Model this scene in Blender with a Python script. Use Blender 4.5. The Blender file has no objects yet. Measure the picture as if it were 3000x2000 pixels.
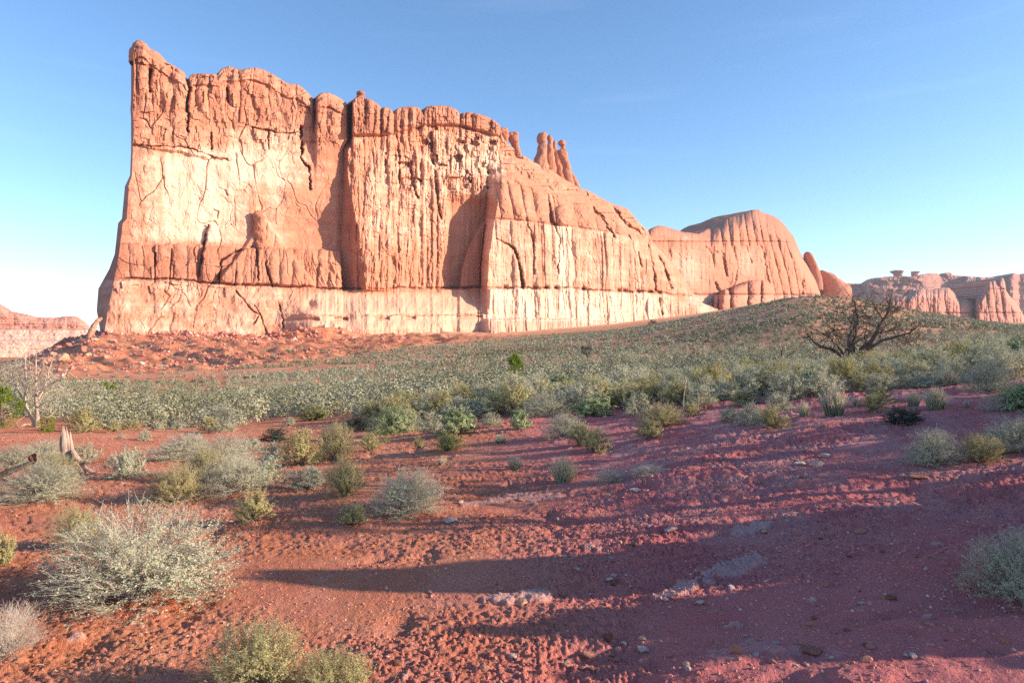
import bpy, math, random
import numpy as np
from mathutils import Vector

# ------------------------------------------------------------------ camera, sky, sun, exposure
scene = bpy.context.scene
COL = scene.collection
EYE = 1.6          # camera height above the soil under it (m)
FPX = 2000.0       # focal length in photo pixels (photo 3000 x 2000)
HOR = 985.0        # horizon row in the photo
SUN_EL = math.radians(18.0)
SUN_AZ = math.radians(97.0)     # clockwise from +Y (the viewing direction)

cam_d = bpy.data.cameras.new("camera")
cam_d.sensor_width = 36.0
cam_d.lens = 36.0 * FPX / 3000.0
cam_d.shift_y = -(1000.0 - HOR) / 3000.0
cam_d.clip_start = 0.05
cam_d.clip_end = 30000.0
cam = bpy.data.objects.new("camera", cam_d)
cam.location = (0, 0, EYE)
cam.rotation_euler = (math.pi / 2, 0, 0)
COL.objects.link(cam)
scene.camera = cam

world = bpy.data.worlds.new("World")
scene.world = world
world.use_nodes = True
wn = world.node_tree
for n in list(wn.nodes):
    wn.nodes.remove(n)
wout = wn.nodes.new("ShaderNodeOutputWorld")
wbg = wn.nodes.new("ShaderNodeBackground")
wsky = wn.nodes.new("ShaderNodeTexSky")
wsky.sky_type = 'NISHITA'
wsky.sun_disc = False
wsky.sun_elevation = SUN_EL
wsky.sun_rotation = SUN_AZ
wsky.altitude = 1500
wsky.air_density = 1.0
wsky.dust_density = 1.0
wsky.ozone_density = 2.2
wbg.inputs["Strength"].default_value = 0.138
whs = wn.nodes.new("ShaderNodeHueSaturation")
whs.inputs["Saturation"].default_value = 1.10
wn.links.new(wsky.outputs[0], whs.inputs["Color"])
# faint streaks of thin cloud low on the right
wtc = wn.nodes.new("ShaderNodeTexCoord"); wmp = wn.nodes.new("ShaderNodeMapping"); wmp.inputs["Scale"].default_value = (1.3, 1.3, 16.0)
wmp.inputs["Rotation"].default_value = (.05, .06, 0)
wnz = wn.nodes.new("ShaderNodeTexNoise"); wnz.inputs["Scale"].default_value = 2.2; wnz.inputs["Detail"].default_value = 6; wnz.inputs["Roughness"].default_value = .6
wrp = wn.nodes.new("ShaderNodeMapRange"); wrp.interpolation_type = 'SMOOTHSTEP'
for _i, _v in enumerate((.52, .85, 0, .035)): wrp.inputs[_i + 1].default_value = _v
wmx = wn.nodes.new("ShaderNodeMix"); wmx.data_type = 'RGBA'; wmx.inputs[7].default_value = (6.2, 6.6, 7.2, 1)
wn.links.new(wtc.outputs["Generated"], wmp.inputs[0]); wn.links.new(wmp.outputs[0], wnz.inputs["Vector"]); wn.links.new(wnz.outputs["Fac"], wrp.inputs[0])
wn.links.new(wrp.outputs[0], wmx.inputs[0]); wn.links.new(whs.outputs[0], wmx.inputs[6])
wn.links.new(wmx.outputs[2], wbg.inputs["Color"])
wn.links.new(wbg.outputs[0], wout.inputs["Surface"])

sun_d = bpy.data.lights.new("sun", 'SUN')
sun_d.energy = 4.7
sun_d.angle = math.radians(0.5)
sun_d.color = (1.0, 0.82, 0.62)
sun = bpy.data.objects.new("sun", sun_d)
SUNV = Vector((math.sin(SUN_AZ) * math.cos(SUN_EL), math.cos(SUN_AZ) * math.cos(SUN_EL), math.sin(SUN_EL)))
sun.rotation_euler = SUNV.to_track_quat('Z', 'Y').to_euler()
sun.location = SUNV * 100
COL.objects.link(sun)

scene.view_settings.view_transform = 'Standard'
scene.view_settings.look = 'None'
scene.view_settings.exposure = 1.02
scene.view_settings.gamma = 1.0
scene.cycles.max_bounces = 5
scene.cycles.diffuse_bounces = 3
scene.cycles.transparent_max_bounces = 4
scene.cycles.use_denoising = False

# ------------------------------------------------------------------ numeric helpers
def _hash(ix, iy, iz, seed):
    h = (ix.astype(np.int64) * 374761393 + iy.astype(np.int64) * 668265263
         + iz.astype(np.int64) * 2147483647 + seed * 974634777) & 0xFFFFFFFF
    h = ((h ^ (h >> 13)) * 1274126177) & 0xFFFFFFFF
    h = h ^ (h >> 16)
    return (h & 0xFFFFFF) / float(0xFFFFFF)

def vn(x, y, seed=0):
    """2D value noise 0..1"""
    x = np.asarray(x, float); y = np.asarray(y, float)
    x, y = np.broadcast_arrays(x, y)
    ix = np.floor(x); iy = np.floor(y)
    fx = x - ix; fy = y - iy
    fx = fx * fx * (3 - 2 * fx); fy = fy * fy * (3 - 2 * fy)
    ix = ix.astype(np.int64); iy = iy.astype(np.int64); z = np.zeros_like(ix)
    a = _hash(ix, iy, z, seed); b = _hash(ix + 1, iy, z, seed)
    c = _hash(ix, iy + 1, z, seed); d = _hash(ix + 1, iy + 1, z, seed)
    return (a * (1 - fx) + b * fx) * (1 - fy) + (c * (1 - fx) + d * fx) * fy

def fbm(x, y, octaves=4, seed=0, gain=0.5):
    """2D fractal noise, about -1..1"""
    s = 0.0; amp = 1.0; tot = 0.0; f = 1.0
    for o in range(octaves):
        s = s + amp * (vn(x * f + 17.3 * o, y * f - 9.1 * o, seed + o) * 2 - 1)
        tot += amp; amp *= gain; f *= 2.03
    return s / tot

def vn3(x, y, z, seed=0):
    ix = np.floor(x); iy = np.floor(y); iz = np.floor(z)
    fx = x - ix; fy = y - iy; fz = z - iz
    fx = fx * fx * (3 - 2 * fx); fy = fy * fy * (3 - 2 * fy); fz = fz * fz * (3 - 2 * fz)
    ix = ix.astype(np.int64); iy = iy.astype(np.int64); iz = iz.astype(np.int64)
    r = 0
    for dz in (0, 1):
        wz = fz if dz else 1 - fz
        for dy in (0, 1):
            wy = fy if dy else 1 - fy
            for dx in (0, 1):
                wx = fx if dx else 1 - fx
                r = r + _hash(ix + dx, iy + dy, iz + dz, seed) * wx * wy * wz
    return r

def fbm3(p, scale, octaves=3, seed=0):
    s = 0; amp = 1; tot = 0; f = scale
    for o in range(octaves):
        s = s + amp * (vn3(p[:, 0] * f + 3.7 * o, p[:, 1] * f, p[:, 2] * f, seed + o) * 2 - 1)
        tot += amp; amp *= .5; f *= 2.03
    return s / tot

def cellrand(x, y, seed=0):
    ix = np.floor(x).astype(np.int64); iy = np.floor(y).astype(np.int64)
    return _hash(ix, iy, np.zeros_like(ix), seed)

def sm(a, b, x):
    t = np.clip((x - a) / (b - a), 0, 1)
    return t * t * (3 - 2 * t)

def pl(x, pts):
    pts = np.asarray(pts, float)
    return np.interp(x, pts[:, 0], pts[:, 1])

def mesh_obj(name, verts, quads=None, tris=None, mat=None, parent=None, smooth=False, attrs=None):
    me = bpy.data.meshes.new(name)
    verts = np.asarray(verts, np.float32)
    me.vertices.add(len(verts))
    me.vertices.foreach_set("co", verts.ravel())
    loops = []; totals = []
    if quads is not None and len(quads):
        q = np.asarray(quads, np.int32); loops.append(q.ravel()); totals.append(np.full(len(q), 4, np.int32))
    if tris is not None and len(tris):
        t = np.asarray(tris, np.int32); loops.append(t.ravel()); totals.append(np.full(len(t), 3, np.int32))
    loops = np.concatenate(loops); totals = np.concatenate(totals)
    starts = np.concatenate([[0], np.cumsum(totals)[:-1]]).astype(np.int32)
    me.loops.add(len(loops)); me.loops.foreach_set("vertex_index", loops)
    me.polygons.add(len(totals))
    me.polygons.foreach_set("loop_start", starts)
    me.polygons.foreach_set("loop_total", totals)
    me.polygons.foreach_set("use_smooth", np.full(len(totals), bool(smooth)))
    if attrs:
        for k, v in attrs.items():
            a = me.attributes.new(k, 'FLOAT', 'POINT')
            a.data.foreach_set("value", np.asarray(v, np.float32).ravel())
    me.update(calc_edges=True)
    if mat: me.materials.append(mat)
    o = bpy.data.objects.new(name, me)
    COL.objects.link(o)
    if parent: o.parent = parent
    return o

def grid_quads(nr, nc, wrap=False):
    """faces of a grid of nr x nc vertices, row-major"""
    r = np.arange(nr - 1)[:, None]; c = np.arange(nc if wrap else nc - 1)[None, :]
    c2 = (c + 1) % nc
    a = r * nc + c; b = r * nc + c2; d = (r + 1) * nc + c2; e = (r + 1) * nc + c
    return np.stack([a, b, d, e], -1).reshape(-1, 4)

def tag(o, label=None, cat=None, group=None, kind=None):
    if label: o["label"] = label
    if cat: o["category"] = cat
    if group: o["group"] = group
    if kind: o["kind"] = kind
    return o

# ------------------------------------------------------------------ node material helper
class NT:
    def __init__(self, name):
        self.m = bpy.data.materials.new(name); self.m.use_nodes = True
        self.t = self.m.node_tree
        self.b = self.t.nodes["Principled BSDF"]
        self.b.inputs["Roughness"].default_value = 0.9
        self.b.inputs["Specular IOR Level"].default_value = 0.15
    def n(self, typ, **kw):
        nd = self.t.nodes.new(typ)
        for k, v in kw.items(): setattr(nd, k, v)
        return nd
    def l(self, a, b): self.t.links.new(a, b)
    def val(self, x, sock):
        if isinstance(x, (int, float)): sock.default_value = x
        elif isinstance(x, tuple): sock.default_value = x if len(x) == 4 else (*x, 1)
        else: self.l(x, sock)
    def math(self, op, a, b=0.0, clamp=False):
        nd = self.n("ShaderNodeMath", operation=op, use_clamp=clamp)
        self.val(a, nd.inputs[0]); self.val(b, nd.inputs[1]); return nd.outputs[0]
    def mix(self, f, a, b, blend='MIX'):
        nd = self.n("ShaderNodeMix", data_type='RGBA', blend_type=blend)
        self.val(f, nd.inputs[0]); self.val(a, nd.inputs[6]); self.val(b, nd.inputs[7]); return nd.outputs[2]
    def attr(self, name):
        nd = self.n("ShaderNodeAttribute"); nd.attribute_name = name; return nd.outputs["Fac"]
    def obj(self): return self.n("ShaderNodeTexCoord").outputs["Object"]
    def mapping(self, vec, scale=(1, 1, 1)):
        nd = self.n("ShaderNodeMapping"); nd.inputs["Scale"].default_value = scale
        self.l(vec, nd.inputs["Vector"]); return nd.outputs[0]
    def noise(self, vec, scale, detail=4, rough=0.55):
        nd = self.n("ShaderNodeTexNoise"); self.l(vec, nd.inputs["Vector"])
        nd.inputs["Scale"].default_value = scale; nd.inputs["Detail"].default_value = detail
        nd.inputs["Roughness"].default_value = rough; return nd.outputs["Fac"]
    def ramp(self, f, lo, hi, a=0.0, b=1.0):
        nd = self.n("ShaderNodeMapRange", interpolation_type='SMOOTHSTEP'); self.val(f, nd.inputs[0])
        for i, v in enumerate((lo, hi, a, b)): nd.inputs[i + 1].default_value = v
        return nd.outputs[0]
    def bump(self, h, strength, dist, nrm=None):
        nd = self.n("ShaderNodeBump"); nd.inputs["Strength"].default_value = strength
        nd.inputs["Distance"].default_value = dist; self.l(h, nd.inputs["Height"])
        if nrm is not None: self.l(nrm, nd.inputs["Normal"])
        return nd.outputs[0]

# ------------------------------------------------------------------ terrain
def px_a(x): return (x - 1500.0) / FPX
# profiles: tangent of azimuth -> list of (forward distance, height)
PROF = [
 (-1.6,  [(1,0),(3,0),(10,-.3),(25,-1.5),(50,-4),(100,-8),(200,-12),(500,-20),(1500,-28),(9000,-30)]),
 (-.95,  [(1,0),(3,0),(8,-.2),(15,-.8),(25,-1.7),(45,-3.4),(80,-5.6),(120,-7.3),(200,-9.5),(320,-12),(800,-24),(1500,-28),(9000,-30)]),
 (-.75,  [(1,0),(3,0),(8,-.2),(15,-.8),(25,-1.7),(45,-3.4),(80,-5.6),(120,-7.3),(150,-8.2),(220,-9.2),(320,-11.5),(800,-24.5),(1500,-28),(9000,-30)]),
 (-.70,  [(1,0),(3,0),(8,-.2),(15,-.8),(25,-1.7),(45,-3.4),(80,-5.6),(120,-7.2),(150,-8.0),(220,-8.0),(290,-8.3),(400,-12),(800,-24),(1500,-28),(9000,-30)]),
 (-.645, [(1,0),(3,0),(8,-.2),(15,-.8),(25,-1.7),(45,-3.4),(80,-5.6),(120,-7.2),(150,-7.9),(185,-7.2),(290,0.4),(330,-.5),(500,-9),(800,-22),(1500,-28),(9000,-30)]),
 (-.605, [(1,0),(3,0),(8,-.2),(15,-.8),(25,-1.7),(45,-3.4),(80,-5.5),(120,-7.1),(150,-7.9),(172,-7.6),(235,-2.8),(285,2.3),(300,3.0),(330,3.0),(500,-5),(800,-20),(1500,-28),(9000,-30)]),
 (-.45,  [(1,0),(3,0),(8,-.2),(15,-.85),(25,-1.7),(45,-3.2),(80,-5.2),(120,-6.8),(150,-7.4),(172,-7.0),(245,-2.2),(315,2.0),(335,2.9),(370,3),(600,0),(900,-15),(9000,-20)]),
 (-.25,  [(1,0),(3,0),(8,-.15),(15,-.7),(25,-1.35),(45,-2.6),(80,-4.3),(120,-5.4),(160,-5.7),(200,-5.0),(270,-2.8),(345,1.8),(373,3.4),(410,4),(900,0),(9000,0)]),
 (0.0,   [(1,0),(3,0),(8,-.05),(15,-.25),(25,-.55),(45,-1.4),(90,-2.6),(150,-2.9),(230,-1.2),(350,1.8),(440,5.2),(520,6),(1500,6),(9000,0)]),
 (.15,   [(1,0),(3,.02),(8,.05),(15,-.05),(25,-.2),(45,-.9),(90,-1.9),(140,-1.8),(220,2.2),(300,3.6),(420,8.5),(520,12),(700,13),(1500,10),(9000,0)]),
 (.25,   [(1,0),(3,.05),(8,.22),(15,.22),(25,0),(45,-.5),(90,-1.2),(150,.9),(215,6.6),(300,8.5),(430,13),(560,18.5),(800,20),(1500,12),(9000,0)]),
 (.35,   [(1,0),(3,.08),(6,.24),(8,.34),(15,.40),(25,.22),(45,-.1),(90,-.4),(150,3.9),(208,10.6),(300,12),(450,19),(610,30),(800,34),(1500,15),(9000,0)]),
 (.425,  [(1,0),(3,.11),(6,.32),(8,.43),(15,.52),(25,.35),(42,0),(85,.4),(150,6.3),(200,13.2),(300,14),(500,25),(690,40),(850,42),(1500,20),(9000,0)]),
 (.50,   [(1,0),(3,.14),(6,.38),(8,.52),(15,.65),(25,.45),(45,.1),(90,.6),(150,6.2),(200,12.6),(300,13),(500,20),(750,38),(900,36),(1500,20),(9000,0)]),
 (.60,   [(1,0),(3,.17),(6,.46),(8,.62),(15,.80),(25,.55),(50,.2),(100,1.2),(160,6),(200,8.3),(300,6),(500,8),(900,22),(1500,22),(9000,0)]),
 (.75,   [(1,0),(3,.21),(6,.58),(8,.76),(15,1.0),(25,.85),(60,.8),(110,1.7),(180,3.8),(300,6),(500,9),(900,19),(1500,22),(9000,0)]),
 (1.0,   [(1,0),(3,.3),(8,1.05),(15,1.4),(25,1.5),(60,2),(150,4),(300,8),(900,20),(9000,0)]),
 (1.6,   [(1,0),(3,.3),(8,1.0),(15,2.0),(25,3.2),(60,5),(150,8),(300,12),(900,22),(9000,0)]),
]
TH_KNOT = np.array([math.atan(a) for a, _ in PROF])
def _pchip(xk, yk, x):
    h = np.diff(xk); d = np.diff(yk) / h
    m = np.zeros_like(yk)
    for i in range(1, len(xk) - 1):
        if d[i - 1] * d[i] > 0:
            w1 = 2 * h[i] + h[i - 1]; w2 = h[i] + 2 * h[i - 1]
            m[i] = (w1 + w2) / (w1 / d[i - 1] + w2 / d[i])
    m[0] = d[0]; m[-1] = d[-1]
    i = np.clip(np.searchsorted(xk, x) - 1, 0, len(h) - 1)
    t = (x - xk[i]) / h[i]
    t2 = t * t; t3 = t2 * t
    return ((2*t3-3*t2+1)*yk[i] + (t3-2*t2+t)*h[i]*m[i] + (-2*t3+3*t2)*yk[i+1] + (t3-t2)*h[i]*m[i+1])
LRG = np.linspace(math.log(.3), math.log(9000), 900)     # log radius table
TAB = []
for a, pr in PROF:
    c = math.cos(math.atan(a))
    xk = np.log(np.array([p[0] / c for p in pr])); yk = np.array([p[1] for p in pr], float)
    xx = np.clip(LRG, xk[0], xk[-1]); TAB.append(_pchip(xk, yk, xx))
TAB = np.array(TAB)
# fine table in azimuth, smoothed across it
THG = np.linspace(-math.pi, math.pi, 1441)
_fold = np.clip(THG, TH_KNOT[0], TH_KNOT[-1])
# behind the camera: blend both ends together
H_TAB = np.empty((len(THG), len(LRG)))
for j in range(len(LRG)):
    H_TAB[:, j] = np.interp(_fold, TH_KNOT, TAB[:, j])
_beh = np.clip((np.abs(THG) - TH_KNOT[-1]) / (math.pi - TH_KNOT[-1]), 0, 1)
_mean = .5 * (TAB[0] + TAB[-1])
H_TAB = H_TAB * (1 - _beh[:, None]) + _mean[None] * _beh[:, None]
_k = np.exp(-.5 * (np.arange(-10, 11) / 4.0) ** 2); _k /= _k.sum()
H_TAB = np.stack([np.convolve(np.pad(H_TAB[:, j], 10, mode='wrap'), _k, 'valid') for j in range(len(LRG))], 1)

def base_h(X, Y):
    X = np.asarray(X, float); Y = np.asarray(Y, float)
    r = np.hypot(X, Y); th = np.arctan2(X, Y)
    fi = np.clip((np.log(np.maximum(r, .3)) - LRG[0]) / (LRG[1] - LRG[0]), 0, len(LRG) - 1.001)
    ft = np.clip((th + math.pi) / (THG[1] - THG[0]), 0, len(THG) - 1.001)
    i = fi.astype(int); j = ft.astype(int); u = fi - i; v = ft - j
    return ((H_TAB[j, i] * (1 - u) + H_TAB[j, i + 1] * u) * (1 - v)
            + (H_TAB[j + 1, i] * (1 - u) + H_TAB[j + 1, i + 1] * u) * v)

def talus_mask(X, Y):
    a = X / np.maximum(Y, 1)
    m = sm(-.75, -.66, a) * (1 - sm(-.16, .08, a))
    toe = np.interp(a, [-.75, -.6, -.45, -.25, 0], [160, 168, 172, 205, 300])
    return m * sm(toe - 6, toe + 12, Y) * (1 - sm(420, 520, Y))

def ground_h(X, Y, fine=True):
    """height of the ground at X, Y (arrays)"""
    X = np.asarray(X, float); Y = np.asarray(Y, float)
    h = base_h(X, Y)
    r = np.hypot(X, Y)
    tm = talus_mask(X, Y)
    # gullied red talus under the cliff
    g = 1 - np.abs(fbm(X / 16 + .05 * Y, Y / 46, 4, 31))
    h = h + tm * (4.0 * (g - .72) + 1.3 * fbm(X / 5, Y / 6, 3, 37))
    mx, my = -.283 * 335, 335.0
    h = h + tm * 4.2 * np.exp(-(((X - mx) / 16) ** 2 + ((Y - my) / 15) ** 2))
    # rolling ground
    h = h + sm(8, 60, r) * (1 - sm(400, 900, r)) * .28 * fbm(X / 9, Y / 9, 3, 5)
    h = h + .07 * sm(2, 6, r) * (1 - sm(60, 100, r)) * fbm(X / 1.7, Y / 1.7, 3, 8)
    # hollow of the path in the middle of the foreground
    if fine:
        h = h + .030 * slab_mask(X, Y)
        near = 1 - sm(16, 45, r)
        l1 = .55 * np.abs(fbm(X * 36.0, Y * 36.0, 2, 51)) + .14 * np.abs(fbm(X * 13.0, Y * 13.0, 2, 52)) + .22 * np.abs(fbm(X * 4.0, Y * 4.0, 3, 54))          # lumpy crust
        patch = sm(-.25, .35, fbm(X / 1.3 + 4, Y / 1.1, 3, 60) + .35 * sm(1.0, -2.0, X))
        h = h + near * (.046 * (l1 - .3) * (0.22 + .95 * patch) + .009 * fbm(X * 22, Y * 22, 2, 55) * (.35 + .85 * patch))
        d = vn(X * 3.1, Y * 2.6, 71)                        # footprint-like dimples
        h = h - near * (.016 + .020 * patch) * sm(.66, .98, d) * (.4 + vn(X * 9, Y * 9, 72))
        # thin layered crusts on the bare slope at the right
        st = fbm(X / .9 + 7, Y / .35, 3, 63)
        h = h + near * .022 * sm(0, 1.2, X) * (sm(.02, .12, st) + sm(.24, .34, st))
    return h

SLABS = [([(1925,1748),(1990,1728),(2045,1692),(2100,1676),(2150,1652),(2205,1625)], .085, .5), ([(2140,1918),(2230,1905),(2330,1912)], .12, .22),
         ([(1380,1478),(1500,1450),(1620,1455)], .10, .35), ([(2180,1545),(2240,1530)], .07, .5), ([(1480,1752),(1580,1742)], .08, .5)]
def slab_mask(X, Y):
    """outcropping plates of pale rock set in the path"""
    m = np.zeros_like(X); r = (Y > 2.5) & (Y < 12) & (np.abs(X) < 9)
    if not r.any(): return m
    x, y = X[r], Y[r]; nz = fbm(x * 6, y * 6, 4, 301); out = np.zeros_like(x)
    for pts, w, s in SLABS:
        q = []
        for px, py in pts:
            a = px_a(px); z = 4.0
            for _ in range(8): z = (EYE - float(base_h(a * z, z))) * FPX / (py - HOR)
            q.append((a * z, z))
        b = np.full(x.shape, 1e9)
        for (x0, y0), (x1, y1) in zip(q[:-1], q[1:]):
            dx, dy = x1 - x0, y1 - y0; t = np.clip(((x - x0) * dx + (y - y0) * dy) / (dx * dx + dy * dy), 0, 1)
            b = np.minimum(b, np.hypot(x - x0 - t * dx, y - y0 - t * dy))
        out = np.maximum(out, s * sm(1.05, .85, b / (w * (1 + 1.6 * nz))))
    m[r] = out
    return m

def hgt(x, y):
    return float(ground_h(np.array([x]), np.array([y]))[0])

def place(px, py, zmin=2.0):
    """ground point seen at photo pixel px, py"""
    a = px_a(px)
    Z = np.exp(np.linspace(math.log(zmin), math.log(1200), 1500))
    h = ground_h(a * Z, Z, False)
    yy = HOR + (EYE - h) / Z * FPX
    k = np.where(yy <= py)[0]
    k = k[0] if len(k) else len(Z) - 1
    z = Z[k]
    if k > 0 and yy[k - 1] > yy[k]:
        t = (yy[k - 1] - py) / (yy[k - 1] - yy[k]); z = Z[k - 1] + t * (Z[k] - Z[k - 1])
    return a * z, z, hgt(a * z, z)

# ground material
def mat_ground():
    g = NT("red_soil"); o = g.obj()
    n1 = g.noise(o, .35, 5); n2 = g.noise(o, 3.0, 6, .65); n3 = g.noise(o, 30.0, 4, .7)
    c = g.mix(g.ramp(n1, .35, .68), (.50, .160, .080), (.60, .240, .125))
    c = g.mix(g.math('MULTIPLY', g.ramp(n2, .45, .75), .55), c, (.66, .31, .18))
    c = g.mix(g.math('MULTIPLY', g.ramp(n3, .55, .8), .5), c, (.72, .42, .28))
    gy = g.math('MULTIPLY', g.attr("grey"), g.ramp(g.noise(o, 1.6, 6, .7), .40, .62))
    c = g.mix(g.math('MULTIPLY', g.attr("shade_mauve"), .8), c, (.54, .145, .165))  # purple of the shade painted into the soil towards the right
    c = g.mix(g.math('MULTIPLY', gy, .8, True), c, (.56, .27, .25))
    c = g.mix(g.math('MULTIPLY', g.attr("tan"), g.ramp(g.noise(o, .25, 6, .7), .3, .6), True), c, (.50, .34, .21))
    c = g.mix(g.math('MULTIPLY', g.attr("slab"), g.ramp(g.noise(o, 6.0, 6, .7), .2, .5)), c, (.66, .47, .43))
    c = g.mix(g.attr("sand"), c, (.66, .36, .23))
    tr = g.math('MULTIPLY', g.attr("talus"), g.ramp(g.noise(o, .3, 6, .7), .58, .72))
    c = g.mix(g.math('MULTIPLY', tr, .7), c, (.60, .36, .25))
    g.l(c, g.b.inputs["Base Color"])
    hh = g.math('ADD', g.math('MULTIPLY', g.noise(o, 14, 6, .7), .6), g.math('MULTIPLY', g.noise(o, 62, 4, .7), .75))
    far = g.noise(o, .9, 6, .7)
    b1 = g.bump(hh, .9, .035)
    g.l(g.bump(far, .25, .3, b1), g.b.inputs["Normal"])
    return g.m
M_GROUND = mat_ground()

def build_ground():
    inv = np.linspace(1 / 2.3, 1 / 14.0, 470)
    rr = np.concatenate([[.05, .5, 1.0, 1.5, 2.0], 1 / inv, np.exp(np.linspace(math.log(14.15), math.log(400), 380)),
                         np.exp(np.linspace(math.log(415), math.log(12000), 60))])
    th = np.concatenate([np.linspace(-math.pi, -.80, 70)[:-1], np.linspace(-.80, .80, 760), np.linspace(.80, math.pi, 71)[1:-1]])
    R, T = np.meshgrid(rr, th, indexing='ij')
    X = R * np.sin(T); Y = R * np.cos(T)
    H = ground_h(X, Y)
    V = np.stack([X, Y, H], -1).reshape(-1, 3)
    a = X / np.maximum(Y, .1)
    hill = sm(.12, .3, a) * sm(120, 190, Y) * (1 - sm(230, 330, Y))
    tan = np.maximum(hill * np.clip(.75 + .6 * fbm(X / 25, Y / 25, 3, 81), 0, 1), .55 * sm(60, 110, Y) * (1 - talus_mask(X, Y)) * sm(-.5, -.1, a))
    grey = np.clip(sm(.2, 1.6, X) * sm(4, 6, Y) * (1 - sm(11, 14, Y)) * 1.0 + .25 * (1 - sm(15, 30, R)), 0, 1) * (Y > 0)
    k = (-181 * .643 - 300 * .766)
    wd = X * .643 - Y * .766 - k            # metres in front of the cliff plane
    sand = sm(95, 25, wd) * sm(-.32, -.05, a) * (Y > 150) * (1 - .0 * a)
    wob = Y + 7 * fbm(X / 20, Y / 20, 3, 83)
    sand = np.maximum(sand, sm(-.66, -.58, a) * (1 - sm(-.36, -.26, a)) * sm(153, 161, wob) * (1 - sm(166, 174, wob)) * .35)
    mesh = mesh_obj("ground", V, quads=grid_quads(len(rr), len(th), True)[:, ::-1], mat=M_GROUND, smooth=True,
                    attrs={"tan": tan, "grey": grey, "sand": sand, "talus": talus_mask(X, Y), "slab": slab_mask(X, Y), "shade_mauve": sm(-1.5, 1.5, X + .8 * fbm(X / 2, Y / 2, 3, 86)) * (1 - sm(20, 40, R)) * (Y > 0)})
    tag(mesh, kind="structure")
build_ground()
# ------------------------------------------------------------------ sandstone
def mat_rock(name, base, pale, dark, bs=1.0):
    g = NT(name); o = g.obj()
    big = g.noise(o, .035, 5, .6)
    streak = g.math('ADD', g.math('MULTIPLY', g.noise(g.mapping(o, (.40, .40, .02)), 1.0, 6, .65), .45), g.math('MULTIPLY', g.noise(g.mapping(o, (.07, .07, .008)), 1.0, 5, .6), .55))
    strata = g.noise(g.mapping(o, (.012, .012, .55)), 1.0, 5, .6)
    patch = g.noise(o, .22, 6, .7)
    bl = g.math('ADD', g.attr("paleness"), g.math('MULTIPLY', g.math('SUBTRACT', streak, .5), 1.25))
    bl = g.math('ADD', bl, g.math('MULTIPLY', g.math('SUBTRACT', patch, .5), .35))
    bl = g.math('ADD', bl, g.math('MULTIPLY', g.math('SUBTRACT', strata, .5), .5))
    c = g.mix(g.ramp(bl, .05, 1.0), base, pale)
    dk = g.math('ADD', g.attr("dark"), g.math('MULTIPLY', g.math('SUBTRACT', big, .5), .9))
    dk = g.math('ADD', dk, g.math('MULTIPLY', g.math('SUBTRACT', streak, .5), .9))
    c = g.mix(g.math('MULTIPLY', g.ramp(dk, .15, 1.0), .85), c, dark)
    fine = g.noise(o, 1.1, 6, .75)
    c = g.mix(g.ramp(fine, .3, .75, 0, .35), c, g.mix(.5, c, (.75, .52, .38)))
    c = g.mix(g.attr("sand"), c, (.66, .42, .30))
    g.l(c, g.b.inputs["Base Color"])
    h1 = g.noise(g.mapping(o, (1, 1, .45)), .45, 8, .65)
    h2 = g.noise(g.mapping(o, (.15, .15, 1.6)), .9, 5, .6)
    b = g.bump(h1, .38 * bs, .9)
    b = g.bump(h2, .22 * bs, .6, b)
    g.l(b, g.b.inputs["Normal"])
    return g.m
M_ROCK = mat_rock("red_sandstone", (.45, .180, .106), (.69, .49, .375), (.27, .090, .055))
M_ROCK2 = mat_rock("dome_sandstone", (.46, .185, .115), (.66, .43, .34), (.34, .13, .085), .8)
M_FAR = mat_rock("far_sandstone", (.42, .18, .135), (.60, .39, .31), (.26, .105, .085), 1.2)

def crack(d, X, Y, pts, w, depth, amp=4.0, seed=1):
    """groove along a polyline given in photo pixels"""
    Xw = X + amp * fbm(X / 14 + seed, Y / 9, 3, 200 + seed)
    Yw = Y + amp * fbm(X / 11 - seed, Y / 13, 3, 230 + seed)
    best = np.full(X.shape, 1e9)
    for (x0, y0), (x1, y1) in zip(pts[:-1], pts[1:]):
        dx, dy = x1 - x0, y1 - y0; L = dx * dx + dy * dy
        t = np.clip(((Xw - x0) * dx + (Yw - y0) * dy) / L, 0, 1)
        best = np.minimum(best, np.hypot(Xw - x0 - t * dx, Yw - y0 - t * dy))
    mod = np.clip(.15 + 1.5 * vn(X / 17 + seed, Y / 17, 260 + seed), .1, 1.2)
    return d - depth * .8 * mod * np.exp(-(best / (w * (.55 + .4 * mod))) ** 2)

def ribs(x, bounds):
    b = np.asarray(bounds, float)
    i = np.clip(np.searchsorted(b, x) - 1, 0, len(b) - 2)
    t = np.clip((x - b[i]) / (b[i + 1] - b[i]), 0, 1)
    return np.sqrt(np.clip(1 - (2 * t - 1) ** 2, 0, 1))

def iribs(x, y, lo, hi, wmin, wmax, seed):
    """irregular flutes: random widths, each with its own depth that comes and goes up the wall"""
    rg = np.random.default_rng(seed); b = [lo]
    while b[-1] < hi: b.append(b[-1] + wmin + (wmax - wmin) * rg.random() ** 1.6)
    b = np.array(b); i = np.clip(np.searchsorted(b, x) - 1, 0, len(b) - 2)
    t = np.clip((x - b[i]) / (b[i + 1] - b[i]), 0, 1)
    p = .25 + .5 * rg.random(len(b))[i]
    t = np.where(t < p, .5 * t / p, .5 + .5 * (t - p) / (1 - p))
    amp = (.25 + 1.0 * rg.random(len(b)))[i] * np.clip(.2 + 1.3 * vn(y / 75 + i * 7.3, i * 3.1, seed), 0, 1.3)
    return np.sqrt(np.clip(1 - (2 * t - 1) ** 2, 0, 1)) * amp * np.clip((b[i + 1] - b[i]) / (.6 * wmax), .4, 1)

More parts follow.
